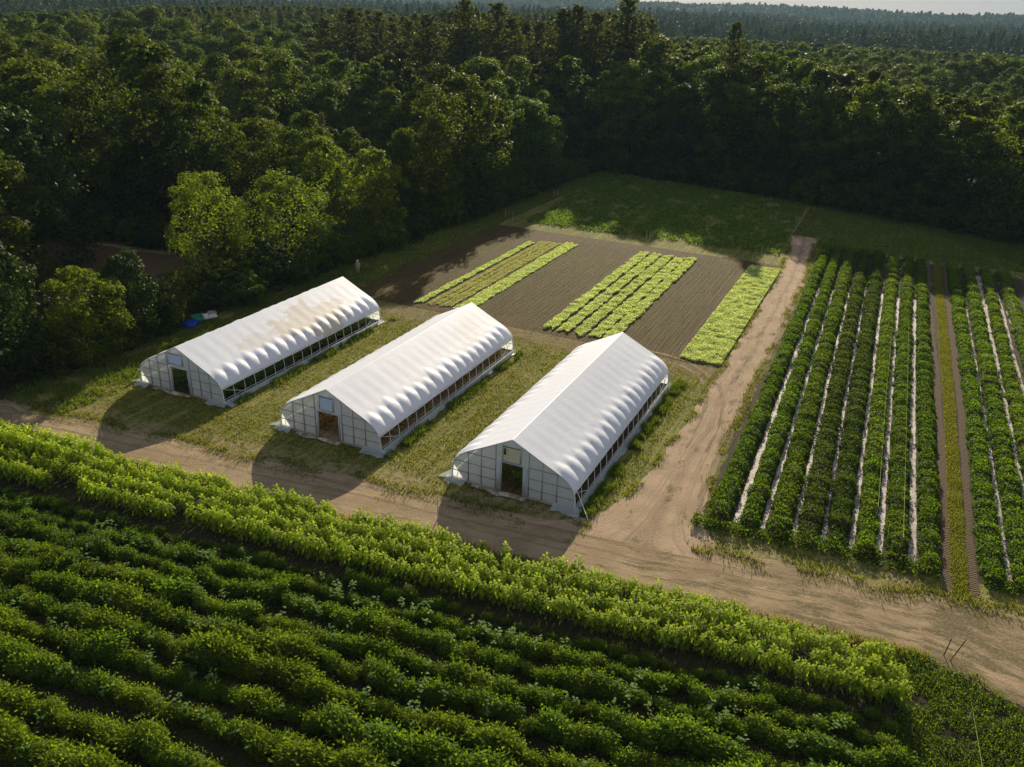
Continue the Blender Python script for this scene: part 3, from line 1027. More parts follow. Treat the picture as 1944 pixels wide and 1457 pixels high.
# hedge-like crop rows: one mass per row, too dense to count
def crop_row(xs, y0, y1, hw, h, mat, label, dens, seed, patchy=0., size=(.05, .10)):
    rng = np.random.default_rng(seed)
    n = int((y1 - y0) * dens)
    y = rng.uniform(y0, y1, n)
    cx = np.interp(y, [47, 73, 103, 130], [xs[0], xs[1], xs[2], xs[2] - (xs[1] - xs[2])])
    plant = np.round(y / .45 + .3 * vnoise(y * .3, y * 0, seed)) * .45
    pr = vnoise(plant * 9.7, plant * 0 + seed, 2)
    wid = hw * (.78 + .52 * vnoise(y * 1.7, y * 0 + seed, 3)) * (.85 + .3 * pr)
    hh = h * (.70 + .45 * vnoise(y * .9, y * 0 + seed, 7)) * (.8 + .4 * pr)
    th = rng.uniform(-.15, PI + .15, n)
    rad = rng.uniform(.72, 1.04, n)
    X = cx + wid * np.cos(th) * rad
    Z = np.clip(hh * np.abs(np.sin(th)) ** .75 * rad, .03, None)
    N = np.stack([np.cos(th), rng.normal(0, .5, n), np.sin(th) + .3], 1)
    if patchy:
        keep = vnoise(y * .22, y * 0 + seed, 40) > patchy
        X, y, Z, N = X[keep], y[keep], Z[keep], N[keep]
    n = len(X)
    mb = MB()
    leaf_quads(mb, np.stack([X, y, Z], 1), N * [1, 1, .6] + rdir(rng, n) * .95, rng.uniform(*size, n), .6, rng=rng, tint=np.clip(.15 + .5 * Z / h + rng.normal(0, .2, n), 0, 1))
    o = mb.build('crop_row', mat)
    return tag(o, label, 'crop row', 'dense crop rows by the dirt lane', 'stuff')


crx = [((-6.55, -6.9, -7.4), .62, .85, 'first bright green crop row, along the edge of the dirt lane', 290),
       ((-4.6, -5.1, -5.75), .60, .80, 'second crop row in from the dirt lane, between two white strips', 290),
       ((-2.75, -3.4, -4.0), .66, .80, 'third crop row in from the dirt lane', 300),
       ((-.95, -1.6, -2.2), .66, .78, 'fourth, darker crop row in from the dirt lane', 300),
       ((.75, .2, -.4), .68, .78, 'fifth, dark crop row in from the dirt lane', 300),
       ((2.4, 1.98, 1.5), .60, .75, 'sixth crop row in from the lane, with a slack green twine over it', 280),
       ((4.15, 3.7, 3.3), .62, .75, 'seventh crop row in from the lane, with a green twine over it', 290),
       ((6.0, 5.55, 5.0), .58, .70, 'crop row just before the tyre tracked green lane', 270),
       ((9.35, 9.3, 8.8), .62, .72, 'crop row just beyond the tyre tracked green lane', 280),
       ((11.15, 10.95, 10.6), .66, .80, 'second crop row beyond the tyre tracked lane', 280),
       ((12.8, 12.65, 12.5), .58, .72, 'third crop row beyond the tyre tracked lane, thin at its far end', 270),
       ((14.9, 14.8, 14.6), .70, .75, 'outermost crop row at the edge of the field', 270)]
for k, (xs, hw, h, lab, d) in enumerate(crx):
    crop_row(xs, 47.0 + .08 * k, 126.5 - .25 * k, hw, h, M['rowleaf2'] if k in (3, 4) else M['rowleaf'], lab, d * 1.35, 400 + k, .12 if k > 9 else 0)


def cover(name, label, cat, polyfun, n, h, size, mat, seed, normal_up=.45, group=None, clump=0., bl=False):
    """a low leafy mass: leaves scattered over the area that POLYFUN accepts"""
    rng = np.random.default_rng(seed)
    P = polyfun(rng, n)
    if clump:
        P = P[vnoise(P[:, 0] / clump, P[:, 1] / clump, seed) * .75 + vnoise(P[:, 0] / clump * 3, P[:, 1] / clump * 3, seed + 1) * .35 > .42]
    n = len(P)
    mb = MB()
    if bl:
        P3 = np.stack([P[:, 0], P[:, 1], np.zeros(n)], 1)
        hh = rng.uniform(h[0], h[1], n) * (.6 + .8 * vnoise(P[:, 0] * .8, P[:, 1] * .8, seed + 3))
        blades(mb, P3, hh, size, rng=rng, lean=.7)
    else:
        z = rng.uniform(.15, 1, n) * (h[0] + (h[1] - h[0]) * vnoise(P[:, 0] * 1.3, P[:, 1] * 1.3, seed + 3))
        leaf_quads(mb, np.stack([P[:, 0], P[:, 1], z], 1), rdir(rng, n) * .8 + [0, 0, normal_up], rng.uniform(*size, n), .62, rng=rng)
    o = mb.build(name, mat)
    return tag(o, label, cat, group, 'stuff')


def rect(x0, y0, x1, y1, jag=.4):
    def f(rng, n):
        p = rng.uniform([x0 - jag, y0 - jag], [x1 + jag, y1 + jag], (n, 2))
        e0 = y0 + jag * 2 * (fbm(p[:, 0] * 1.1, p[:, 0] * 0, 3) - .5)
        e1 = y1 + jag * 2 * (fbm(p[:, 0] * 1.1, p[:, 0] * 0 + 5, 3) - .5)
        return p[(p[:, 1] > e0) & (p[:, 1] < e1) & (p[:, 0] > x0) & (p[:, 0] < x1)]
    return f


def lines(xs, w, y0, y1):
    xs = np.asarray(xs, float)

    def f(rng, n):
        k = rng.integers(len(xs), size=n)
        y = rng.uniform(y0, y1, n)
        ww = w * (.75 + .5 * vnoise(y * 1.2, k * 3.3, 5))
        x = xs[k] + ww * (rng.random(n) - .5)
        end = y0 + 1.4 * vnoise(x * 2, x * 0, 9), y1 - 1.2 * vnoise(x * 2, x * 0 + 4, 9)
        return np.stack([x, y], 1)[(y > end[0]) & (y < end[1])]
    return f


bedg = 'sown beds behind the greenhouses'
cover('crop_bed', 'narrow bright green crop line beside the first brown bed', 'crop bed', lines([-46.2], .9, 75, 108), 16000, (.10, .26), (.05, .11), M['lettuce'], 501, group=bedg)
cover('crop_bed', 'pale tan and green thinly grown lines between two green edges', 'crop bed', lines([-44.9, -44.1, -43.3, -42.6], .62, 75, 109), 30000, (.08, .2), (.04, .08), M['seedling'], 502, group=bedg)
cover('crop_bed', 'green crop line bordering the second brown bed', 'crop bed', lines([-41.3, -40.4], 1.0, 75, 110), 26000, (.10, .24), (.05, .10), M['lettuce'], 503, group=bedg)
for k, x in enumerate((-30.2, -28.5, -26.8, -25.1, -23.6)):
    cover('crop_bed', ['outer pale green bed next to the second brown strip', 'pale green bed, second of the five parallel ones', 'pale green bed in the middle of the five parallel ones', 'pale green bed, fourth of the five parallel ones',
                       'pale green bed next to the third brown strip'][k], 'crop bed', lines([x], 1.3, 74.3, 110.3), 30000, (.14, .36), (.04, .085), M['lettuce'], 510 + k, group=bedg)
cover('crop_bed', 'broad solid pale green bed beside the dirt lane', 'crop bed', rect(-16.0, 73.6, -12.0, 110.6), 90000, (.12, .36), (.04, .085), M['lettuce'], 520, group=bedg)
# faint seedling lines in the three brown beds
sx = [x for a, b in ((-55, -47.2), (-39.4, -31.4), (-22.6, -16.8)) for x in np.arange(a, b, .62)]
cover('seedlings', 'faint lines of seedlings in the brown tilled beds', 'seedlings', lines(sx, .16, 75, 111), 22000, (.03, .08), (.025, .05), M['cover'], 530, clump=0)


def plot_poly(rng, n):
    p = rng.uniform([-60, 117.5], [-11, 168], (n, 2))
    xl = -52 - (p[:, 1] - 119) * .10 + 1.5 * (fbm(p[:, 1] * .3, p[:, 1] * 0, 4) - .5)
    xr = -13.4 - .02 * (p[:, 1] - 118)
    yt = 168 - (p[:, 0] + 57) * .24
    return p[(p[:, 0] > xl) & (p[:, 0] < xr) & (p[:, 1] < yt) & (p[:, 1] > 118 + .6 * fbm(p[:, 0], p[:, 0] * 0, 2))]


cover('leafy_plot', 'wide plot of leafy low crop in the shade of the woods', 'crop plot', plot_poly, 70000, (.22, .55), (.09, .20), M['cover'], 540, clump=1.2)


# grass
def meadow_area(rng, n):
    p = rng.uniform([-61, 40.5], [-8.5, 75], (n, 2))
    ok = np.ones(len(p), bool)
    for gx, gy in GH:
        ok &= ~((abs(p[:, 0] - gx) < 4.7) & (p[:, 1] > gy - .1) & (p[:, 1] < gy + GH_L + .1))
    yp = p[:, 1] - Q * p[:, 0]
    ok &= yp > 43.6 + 3.2 * fbm(p[:, 0] * .35, p[:, 1] * .35, 12)
    ok &= p[:, 0] < -12.6 - .5 * fbm(p[:, 1], p[:, 1] * 0, 3) - np.clip(47 - p[:, 1], 0, 3) * .5
    ok &= (p[:, 1] < 70 + 2 * fbm(p[:, 0] * .5, p[:, 0] * 0, 6)) | (rng.random(n) < .18)
    streak = fbm(p[:, 0] * 1.5, p[:, 1] * .12, 31)
    clump = fbm(p[:, 0] * 1.8, p[:, 1] * 1.8, 77)
    ok &= (streak * .55 + clump * .6) > .50 + .12 * rng.normal(size=n)
    return p[ok]


cover('mown_grass', 'mown yellow green grass between the greenhouses', 'grass', meadow_area, 150000, (.06, .20), .035, M['grass'], 550, bl=True)
cover('mown_grass', 'green grass lane between the woods and the beds', 'grass', lambda r, n: (lambda p: p[(p[:, 0] > -61.5) & (p[:, 0] < -55.5 + .5 * fbm(p[:, 1], p[:, 1] * 0, 2))])(r.uniform([-62, 70], [-54.5, 168], (n, 2))), 42000, (.08, .26), .05, M['tallgrass'], 551, bl=True)
cover('mown_grass', 'shaded grass between the beds and the wooded edge', 'grass', lambda r, n: (lambda p: p[(p[:, 1] < 172 - (p[:, 0] + 57) * .20 - .0022 * (p[:, 0] + 57) ** 2) & ~((p[:, 1] < 131.5 + fbm(p[:, 0], p[:, 0] * 0, 5)) & (p[:, 0] < -9.4)) & ~((p[:, 1] < 126) & (p[:, 0] > -9.4))])(r.uniform([-13.5, 112], [24, 168], (n, 2))), 130000, (.08, .26), .05, M['tallgrass'], 552, bl=True)
cover('lane_grass', 'short green grass on the lane between the two tyre tracks', 'grass', lambda r, n: (lambda y: np.stack([np.interp(y, [46, 75, 128], [7.62, 7.45, 6.6]) + r.uniform(-.46, .46, len(y)), y], 1))(r.uniform(45.5, 128, n)), 42000, (.05, .16), .03, M['grass'], 553, bl=True)
for k, (gx, gy) in enumerate(GH):
    def side(rng, n, gx=gx, gy=gy):
        y = rng.uniform(gy - .5, gy + GH_L + 1.4, n)
        x = gx + 4.95 + np.abs(rng.normal(0, .38, n)) + .35 * (fbm(y * .5, y * 0, 40 + k) - .3)
        return np.stack([x, y], 1)[fbm(y * .7, x * .7 + k, 44) > .44]
    cover('tall_weeds', ['tall weeds along the open side of the stained greenhouse', 'tall weeds along the open side of the middle greenhouse', 'tall weeds along the lane side of the clean greenhouse'][k],
          'weeds', side, [5200, 6000, 13000][k], (.15, .52), .035, M['tallgrass'], 560 + k, bl=True)


def verge(rng, n):
    x = rng.uniform(-8, 20, n)
    y = 46.35 + .085 * (x + 7) + rng.normal(0, .42, n)
    ok = (vnoise(x * .8, y * .8, 9) > .2) & ~((x > 6.5) & (x < 8.9))
    return np.stack([x, y], 1)[ok]


cover('weeds', 'ragged weeds at the row ends along the dirt road', 'weeds', verge, 9000, (.25, .75), (.05, .11), M['rowleaf'], 570)


def corner(rng, n):
    x = rng.uniform(3.2, 16, n)
    y = rng.uniform(24, 39.5, n)
    ok = (y < 39.0 + .9 * fbm(x, x * 0, 3) - .33 * np.clip(x - 6, 0, 9)) & (x > 3.6 + (fbm(y * .6, y * 0, 2) - .5) * 2) & (fbm(x * .7, y * .7, 15) > .36)
    return np.stack([x, y], 1)[ok]


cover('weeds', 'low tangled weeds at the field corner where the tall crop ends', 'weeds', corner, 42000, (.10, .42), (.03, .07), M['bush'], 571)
cover('grass', 'dry grass at the field corner by two dark posts', 'grass', corner, 16000, (.10, .35), .025, M['tallgrass'], 572, bl=True)


def broad_weeds():
    rng = np.random.default_rng(591)
    mb = MB()
    for _ in range(900):
        x = rng.uniform(-58, 4)
        yp = rows[int(rng.integers(1, len(rows)))][0] + rng.normal(0, .35)
        y = yp + Q * x
        if vnoise(x * .3, yp * .9, 91) < .45 or not inside_frame(np.array([[x, y, .5]]), 20, 20)[0]:
            continue
        n = int(rng.integers(5, 13))
        a = rng.random(n) * 6.283
        base = np.array([x, y, 0]) + np.stack([rng.normal(0, .07, n), rng.normal(0, .07, n), rng.uniform(.55, 1.15, n)], 1)
        big_leaf(mb, base, np.stack([np.cos(a), np.sin(a), a * 0 + .2], 1), rng.uniform(.12, .26, n), rng.uniform(.09, .19, n), rng.uniform(.0, .5, n), rng, rng.uniform(.3, 1, n))
    tag(mb.build('weeds', M['weedleaf']), 'broad leaved weeds poking out of the low bushy rows', 'weeds', None, 'stuff')


M['weedleaf'] = leaf_mat('weed_leaf', (.05, .11, .02), (.20, .33, .07), .45, .55, .35, tcol=(1.3, 1.3, .6))
broad_weeds()


def alleys(rng, n):
    x = rng.uniform(-60, 5, n)
    yp = np.where(rng.random(n) < .25, rng.uniform(30.8, 33.6, n), rng.uniform(15, 33, n))
    y = yp + Q * x
    ok = inside_frame(np.stack([x, y, x * 0], 1)) & (fbm(x * .8, y * .8, 19) > .40)
    return np.stack([x, y], 1)[ok]


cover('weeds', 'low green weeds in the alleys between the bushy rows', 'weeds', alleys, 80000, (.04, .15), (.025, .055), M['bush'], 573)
cover('weeds', 'rough growth on the shady strip between the woods and the stained greenhouse', 'weeds', lambda r, n: (lambda p: p[fbm(p[:, 0] * .6, p[:, 1] * .6, 8) > .45])(r.uniform([-64, 38], [-56, 84], (n, 2))), 26000, (.1, .4), .05, M['tallgrass'], 574, bl=True)
cover('weeds', 'tufts of grass along the verge of the dirt road', 'weeds', lambda r, n: (lambda x: np.stack([x, 38.7 + Q * x + r.normal(0, .28, len(x))], 1))(r.uniform(-62, 6, n)), 12000, (.1, .4), .035, M['grass'], 575, bl=True)

def road_edges(rng, n):
    x = rng.uniform(-60, 20, n)
    up = 43.5 + Q * x + np.where(x > -6, .8, 0) + np.abs(rng.normal(0, .5, n)) * np.where(rng.random(n) < .7, 1, -1.2) + 1.6 * (fbm(x * .5, x * 0, 61) - .5)
    p = np.stack([x, up], 1)
    y2 = rng.uniform(46, 128, n)
    s_ = rng.random(n) < .5
    e = np.where(s_, np.interp(y2, [46, 52, 65, 104, 129], [-12.9, -12.2, -11.9, -11.7, -13.2]), np.interp(y2, [46, 54, 66, 106, 129], [-6.9, -8.2, -8.4, -8.5, -9.8]))
    p2 = np.stack([e + rng.normal(0, .22, n) + .8 * (fbm(y2 * .5, y2 * 0 + s_, 62) - .5), y2], 1)
    k = rng.random(n) < .5
    q_ = np.where(k[:, None], p, p2)
    ok = (vnoise(q_[:, 0] * .6, q_[:, 1] * .6, 71) > .35) & ~(k & (x > -13.6) & (x < -7.4))
    return q_[ok]


cover('weeds', 'broken fringe of grass along the edges of both dirt roads', 'weeds', road_edges, 30000, (.06, .28), .03, M['grass'], 576, bl=True)

# ------------------------------------------------------------------ trees
def trunk_mesh(rng, H, r0, base, limbs, R):
    mb = MB()
    bend = rng.normal(0, .25, 2)
    top = H * .72
    zz = np.linspace(0, top, 7)
    mb.tube([(bend[0] * (z / top) ** 2, bend[1] * (z / top) ** 2, z - .1) for z in zz], np.interp(zz, [0, .4, top], [r0 * 1.5, r0, r0 * .25]), 7)
    for k in range(limbs):
        a = k * 2.399 + rng.normal(0, .3)
        z0 = base + (top - base) * rng.uniform(.0, .75)
        L = R * rng.uniform(.6, .85)
        mb.tube([(0, 0, z0), (math.cos(a) * L * .5, math.sin(a) * L * .5, z0 + L * .42), (math.cos(a) * L, math.sin(a) * L, z0 + L * .7)], [r0 * .42, r0 * .26, r0 * .07], 5)
    return mb


def broad_mesh(seed, H, Rr, basef, nl, sub, per, size, bottom=.25):
    """crown built of leafy clumps on limbs; uneven outline, gaps between the clumps"""
    rng = np.random.default_rng(seed)
    mb = MB()
    base = H * basef
    ch = H - base
    lob = []
    for k in range(nl):
        t = ((k + .5) / nl) ** .85
        t = np.clip(t + rng.normal(0, .05), .02, .97)
        env = Rr * (np.sin(PI * np.clip(t * .80 + .20 * (1 - bottom) + .02, 0, 1)) ** .62)
        a = k * 2.399 + rng.normal(0, .25)
        rr = env * rng.uniform(.55, .90) * (1 if t < .85 else .6)
        lr = Rr * rng.uniform(.27, .46) * (1 - .25 * t)
        lob.append((np.array([math.cos(a) * rr, math.sin(a) * rr, base + t * (ch - lr * .8)]), lr))
    cen = np.array([0, 0, base + ch * .45])
    for c, lr in lob:
        od = unit((c - cen)[None] * [1, 1, .8])[0]
        d = unit(rdir(rng, sub) + od * .75 + [0, 0, .25])
        sc = c + d * lr * rng.uniform(.50, .90, (sub, 1))
        sr = lr * rng.uniform(.36, .56, sub)
        n = sub * per
        idx = np.repeat(np.arange(sub), per)
        e = unit(rdir(rng, n) + od * .45 + [0, 0, .22])
        P = sc[idx] + e * sr[idx][:, None] * rng.uniform(.55, 1.12, (n, 1))
        clump = np.repeat(rng.normal(0, .16, sub), per)
        leaf_quads(mb, P, e + rdir(rng, n) * .55, size * rng.uniform(.65, 1.25, n), .62, rng=rng, tint=np.clip(.5 + clump + rng.normal(0, .12, n), 0, 1))
    n = int(nl * sub * per * .10)
    e = rdir(rng, n)
    P = cen + e * [Rr * .7, Rr * .7, ch * .42] * rng.random((n, 1)) ** .4
    leaf_quads(mb, P, rdir(rng, n), size * 1.3, .7, rng=rng)
    return mb, trunk_mesh(rng, H, .016 * H, base, 7, Rr)


def pine_mesh(seed, H, Rr, basef, tuft=7, size=.42):
    rng = np.random.default_rng(seed)
    mb, tr = MB(), MB()
    tr.tube([(0, 0, -.1), (.1, .05, H * .5), (0, 0, H * .98)], [H * .018, H * .011, .03], 7)
    z = H * basef
    while z < H * .985:
        t = (z - H * basef) / (H * (1 - basef))
        L = Rr * (1 - t) ** .75 * (.75 + .5 * min(1, t * 4)) * rng.uniform(.75, 1.15) + .35
        nb_ = 6 if t < .8 else 4
        a0 = rng.random() * 6.28
        for b in range(nb_):
            a = a0 + b * 6.283 / nb_ + rng.normal(0, .25)
            Lb = L * rng.uniform(.6, 1.1)
            rise = .12 + .5 * t
            dirv = np.array([math.cos(a), math.sin(a), rise])
            z1 = z + rng.normal(0, .2)
            tr.tube([(0, 0, z1), tuple(np.array([0, 0, z1]) + dirv * Lb * .9)], [.05, .012], 4, cap=False)
            for s in np.linspace(.30, 1.0, max(3, int(Lb * 1.6))):
                c = np.array([0, 0, z1]) + dirv * Lb * s + rng.normal(0, .16, 3)
                e = unit(rdir(rng, tuft) + dirv * .55 + [0, 0, .35])
                P = c + e * rng.uniform(.10, .48, (tuft, 1)) * [1.1, 1.1, .7]
                leaf_quads(mb, P, rdir(rng, tuft) + [0, 0, .7], size * rng.uniform(.6, 1.2, tuft), .34, rng=rng, T=e, tint=np.clip(.45 + rng.normal(0, .25, tuft), 0, 1))
        z += rng.uniform(.55, .95) * (1 if t < .85 else .75)
    return mb, tr


def tree_proto(name, mbs, mat):
    r = empty(name)
    mbs[0].build('crown', M[mat], r)
    mbs[1].build('trunk', M['bark'], r)
    return r


HB, HP = 20., 30.
pro_b = [tree_proto('broadleaf_tree', broad_mesh(700 + k, HB, [5.6, 4.9, 6.2, 5.3, 4.6, 6.6][k], [.08, .10, .07, .12, .08, .08][k], [46, 40, 54, 44, 38, 60][k], 8, 30, .20), 'broad') for k in range(6)]
pro_p = [tree_proto('pine_tree', pine_mesh(720 + k, HP, [6.6, 5.6, 7.2][k], [.22, .26, .2][k], 8, .46), 'pine') for k in range(3)]
HN = 14.
pro_n = [tree_proto('broadleaf_tree', broad_mesh(740 + k, HN, [4.9, 5.6, 4.6, 5.2][k], [.08, .06, .08, .05][k], 46, 8, [30, 32, 32, 34][k], [.135, .135, .17, .19][k], .6), ['light', 'light', 'mid', 'gloss'][k]) for k in range(4)]
pro_s = [tree_proto('shrub', broad_mesh(760 + k, 4., 2.4, .02, 22, 7, 22, .13, .9), ['broad', 'gloss', 'broad'][k]) for k in range(3)]
used_p = set()
TREES = []           # (x, y, height, half width) of every placed tree


def place(proto, baseH, x, y, H, wf, label, cat, group=None, rz=None, mat=None):
    if proto.name in used_p:
        o = copy_tree(proto)
    else:
        used_p.add(proto.name)
        o = proto
    s = H / baseH
    o.location = (x, y, float(tz(x, y)) - .05)
    o.scale = (s * wf, s * wf, s)
    o.rotation_euler = (0, 0, random.Random(int(x * 131 + y * 17)).random() * 6.28 if rz is None else rz)
    tag(o, label, cat, group)
    return o


hand = [  # proto list, index, x, y, H, width factor, label
    ('n', 0, -71.0, 70.4, 12.8, 1.0, 'airy yellow green tree by the greenhouse with the stained roof, nearer of the bright pair'),
    ('n', 1, -67.2, 79.3, 11.9, 1.28, 'rounded bright yellow green tree nearest the stained greenhouse, larger of the bright pair'),
    ('n', 2, -76.5, 98.5, 13.2, 1.2, 'upright mid green tree rising just behind the bright yellow green pair'),
    ('n', 2, -65.6, 96.5, 12.6, 1.05, 'small rounded tree at the wood edge with a sunlit shoulder, beside the grass lane'),
    ('n', 3, -93.5, 63.5, 19.5, 1.0, 'large dark glossy leaved tree at the picture edge beside the small brown clearing'),
    ('n', 3, -66.5, 41.5, 12.0, .85, 'dark tree at the picture edge above the dirt road end'),
    ('n', 2, -63.2, 47.0, 8.8, 1.15, 'low spreading tree between the small brown clearing and the dirt road'),
    ('n', 3, -64.5, 53.0, 8.4, 1.0, 'short dark bushy tree behind the blue tub and pale sacks'),
    ('b', 2, -65.8, 121.0, 21.0, 1.28, 'big domed broadleaf tree standing out at the wood edge above the grass lane'),
    ('b', 0, -64.8, 112.0, 15.5, 1.05, 'full rounded tree at the wood edge between the small sunlit tree and the big dome'),
    ('b', 4, -63.0, 131.0, 15.2, .95, 'lower tree at the wood edge just past the big domed tree'),
    ('b', 3, -86.5, 87.0, 21.0, .95, 'tall dark tree behind the hedge of the small brown clearing'),
    ('b', 5, -101.0, 91.0, 26.0, 1.15, 'tallest broad tree over the small brown clearing, with a lit top'),
    ('b', 1, -92.0, 86.0, 22.5, 1.1, 'dense dark tree directly behind the clearing hedge'),
    ('b', 0, -80.5, 101.0, 16.5, 1.0, 'rounded tree behind the upright one of the bright pair'),
    ('p', 1, -36.5, 186.0, 29.4, .8, 'lone dark pine rising above the broadleaf wall behind the far plot'),
]
PL = {'b': (pro_b, HB), 'p': (pro_p, HP), 'n': (pro_n, HN), 's': (pro_s, 4.)}
for k, i, x, y, H, w, lab in hand:
    place(PL[k][0][i], PL[k][1], x, y, H, w, lab, 'tree')
    TREES.append((x, y, H, 4.5 * w))
# hedge of the clearing and shrubs at the wood edge
rng = np.random.default_rng(77)
for k in range(9):
    x = -98 + k * 2.1
    place(pro_s[k % 3], 4., x, 78.6 + .10 * k + rng.normal(0, .25), rng.uniform(2.8, 4.0), 1., 'shrub in the sunlit hedge behind the small brown clearing', 'shrub', 'shrubs of the clearing hedge')
for k in range(34):
    y = 86 + k * 2.5
    place(pro_s[(k * 2) % 3], 4., -61.6 + .035 * (y - 86) - rng.uniform(.2, 1.4), y, rng.uniform(2.0, 4.6), 1., 'shrub at the foot of the woods along the grass lane', 'shrub', 'shrubs at the foot of the woods')
for k, (x, y, h) in enumerate(((-64.5, 43.5, 3.6), (-66, 38.5, 4.2), (-63.4, 50.2, 3.4), (-64.0, 56.2, 4.2), (-63.5, 64.5, 4.0), (-62.5, 75.5, 3.6), (-62.3, 66.8, 3.2), (-66.5, 51.5, 4.2), (-66, 57, 4.4), (-66, 66, 4.6),
                               (-66, 73, 5.0), (-68.5, 45.5, 4.2), (-64.5, 70.5, 4.2), (-64, 73, 4.2), (-66.5, 62, 4.4), (-70, 75, 5), (-63.5, 79, 4), (-65, 83, 4.4), (-63, 84.5, 3.6))):
    place(pro_s[k % 3], 4., x, y, h, 1.1, 'dark shrub in the shade beside the stained greenhouse', 'shrub', 'shrubs beside the stained greenhouse')

for k in range(30):
    x = -55 + k * 2.5
    e_ = 171.5 - (x + 57) * .20 - .0022 * (x + 57) ** 2
    place(pro_s[(k * 2) % 3], 4., x, e_ + rng.uniform(-.2, 1.2), rng.uniform(2.6, 5.2), 1.25, 'dark shrub at the foot of the tree wall behind the far plot', 'shrub', 'shrubs at the foot of the tree wall')

# the woods: candidate spots, nearest kept as single trees
rng = np.random.default_rng(99)


def in_woods(x, y):
    if x > -61.5 - .0 and y < 171 + .0 * x and x < 22:
        # back edge of the clearing: from (-57,171) to (18,139)
        edge = 171.5 - (x + 57) * .20 - .0022 * (x + 57) ** 2
        if y < edge + 1.5:
            return False
    if (-82 < x < -60 and y < 100) or (-75 < x < -60 and y < 111):
        return False
    if -104 < x < -76 and 55 < y < 81:
        return False
    if x > -72 and y < 85 and x < 22:
        return False
    if x < -60 and y < 42:
        return False
    return True


cand = []
for rad0, rad1, sp in ((60, 330, 6.9), (330, 720, 9.0)):
    n = int((rad1 ** 2 - rad0 ** 2) * .62 / sp ** 2 * 2.0)
    a = rng.uniform(-1.02, .17, n * 3)
    r = np.sqrt(rng.uniform(rad0 ** 2, rad1 ** 2, n * 3))
    X, Y = r * np.sin(a), r * np.cos(a)
    cell = {}
    for x, y in zip(X, Y):
        if not in_woods(x, y):
            continue
        c = (int(x // sp), int(y // sp))
        if any((x - u) ** 2 + (y - v) ** 2 < sp * sp for i in (-1, 0, 1) for j in (-1, 0, 1) for u, v in cell.get((c[0] + i, c[1] + j), ())):
            continue
        if any((x - t[0]) ** 2 + (y - t[1]) ** 2 < 26 for t in TREES):
            continue
        cell.setdefault(c, []).append((x, y))
        cand.append((x, y))
wood = []
for (x, y) in cand:
    d = math.hypot(x, y)
    pinep = float(sstep(.62, .8, vnoise(x / 45 + 3, y / 45, 61)))
    px, py, _ = project(np.array([[x, y, 20.]]))
    if px[0] < 600 and d < 300:
        pinep = 0
    if y < 202 and x > -66:
        pinep = 0
    if 640 < px[0] < 1235 and d > 205:
        pinep = max(pinep, .6)
    if d < 150 or px[0] > 1300:
        pinep *= .25
    pine = rng.random() < pinep
    H = rng.uniform(24, 31.0) if pine else rng.uniform(15.5, 22.5)
    if pine and 800 < px[0] < 1250 and 165 < d < 260:
        H = rng.uniform(28, 34.5)
    depth = y - (171.5 - (x + 57) * .20 - .0022 * (x + 57) ** 2)
    if not pine and y > 130 and x > -62 and depth < 70:       # the wall behind the far plot: edge trees lower than those behind
        H = (float(np.interp(x, [-60, -45, -18, 0, 18], [19.5, 19.5, 19., 18., 16.5])) + np.clip(depth - 3, 0, 27) * .40) * rng.uniform(.90, 1.05)
    if x < -61 and y < 170:
        H *= float(np.interp(-.26 * (y - 60) - (x + 61), [0, 12, 45], [.66, .70, 1.])) if y < 128 else float(np.interp(-61 - x, [0, 10], [.92, 1.]))
    if d > 235:
        H *= .70 + .55 * float(vnoise(x / 55, y / 55, 88))
    # tallest height the skyline of the place allows in this direction
    top = np.interp(px[0], [0, 300, 560, 640, 718, 730, 822, 834, 1232, 1246, 1500, 1700, 1944], [28, 12, 8, -4, -4, 24, 24, -10, -4, 78, 98, 142, 190] if d < 240 else [24, 10, 10, 12, 18, 26, 26, 20, 30, 66, 78, 92, 104])
    zs = np.linspace(6, 40, 69)
    _, vv, _ = project(np.stack([zs * 0 + x, zs * 0 + y, zs + float(tz(x, y))], 1))
    lim = zs[np.argmin(np.abs(vv - top))]
    if H > lim:
        H = lim * rng.uniform(.90, 1.0)
    wood.append((x, y, H, pine, rng.uniform(1.05, 1.3) if pine else rng.uniform(1.05, 1.45), rng.integers(6), rng.integers(3), d))
wood.sort(key=lambda t: t[7])
# which of them show largest: paint them near to far into a coarse picture
cov = np.zeros((182, 243), bool)
for t in TREES:
    pass
score = []
for w in wood:
    x, y, H, pine, wf = w[:5]
    z0 = float(tz(x, y))
    hw = (3.6 if pine else 5.0) * wf * H / (30. if pine else 20.)
    u, v, dd = project(np.array([[x, y, z0], [x, y, z0 + H]]))
    hwp = hw * F_PX / dd[1] / 8
    u0, v0, v1 = u[1] / 8, v[1] / 8, v[0] / 8
    i0, i1 = int(max(0, u0 - hwp)), int(min(243, u0 + hwp + 1))
    j0, j1 = int(max(0, v0)), int(min(182, v1 + 1))
    s = 0
    if i1 > i0 and j1 > j0:
        sub = cov[j0:j1, i0:i1]
        s = int((~sub).sum())
        sub[:] = True
    score.append(s)
order = np.argsort(-np.array(score), kind='stable')
keep = set(int(i) for i in order[:290] if score[i] > 0)
LBL = {}
rest_w = []
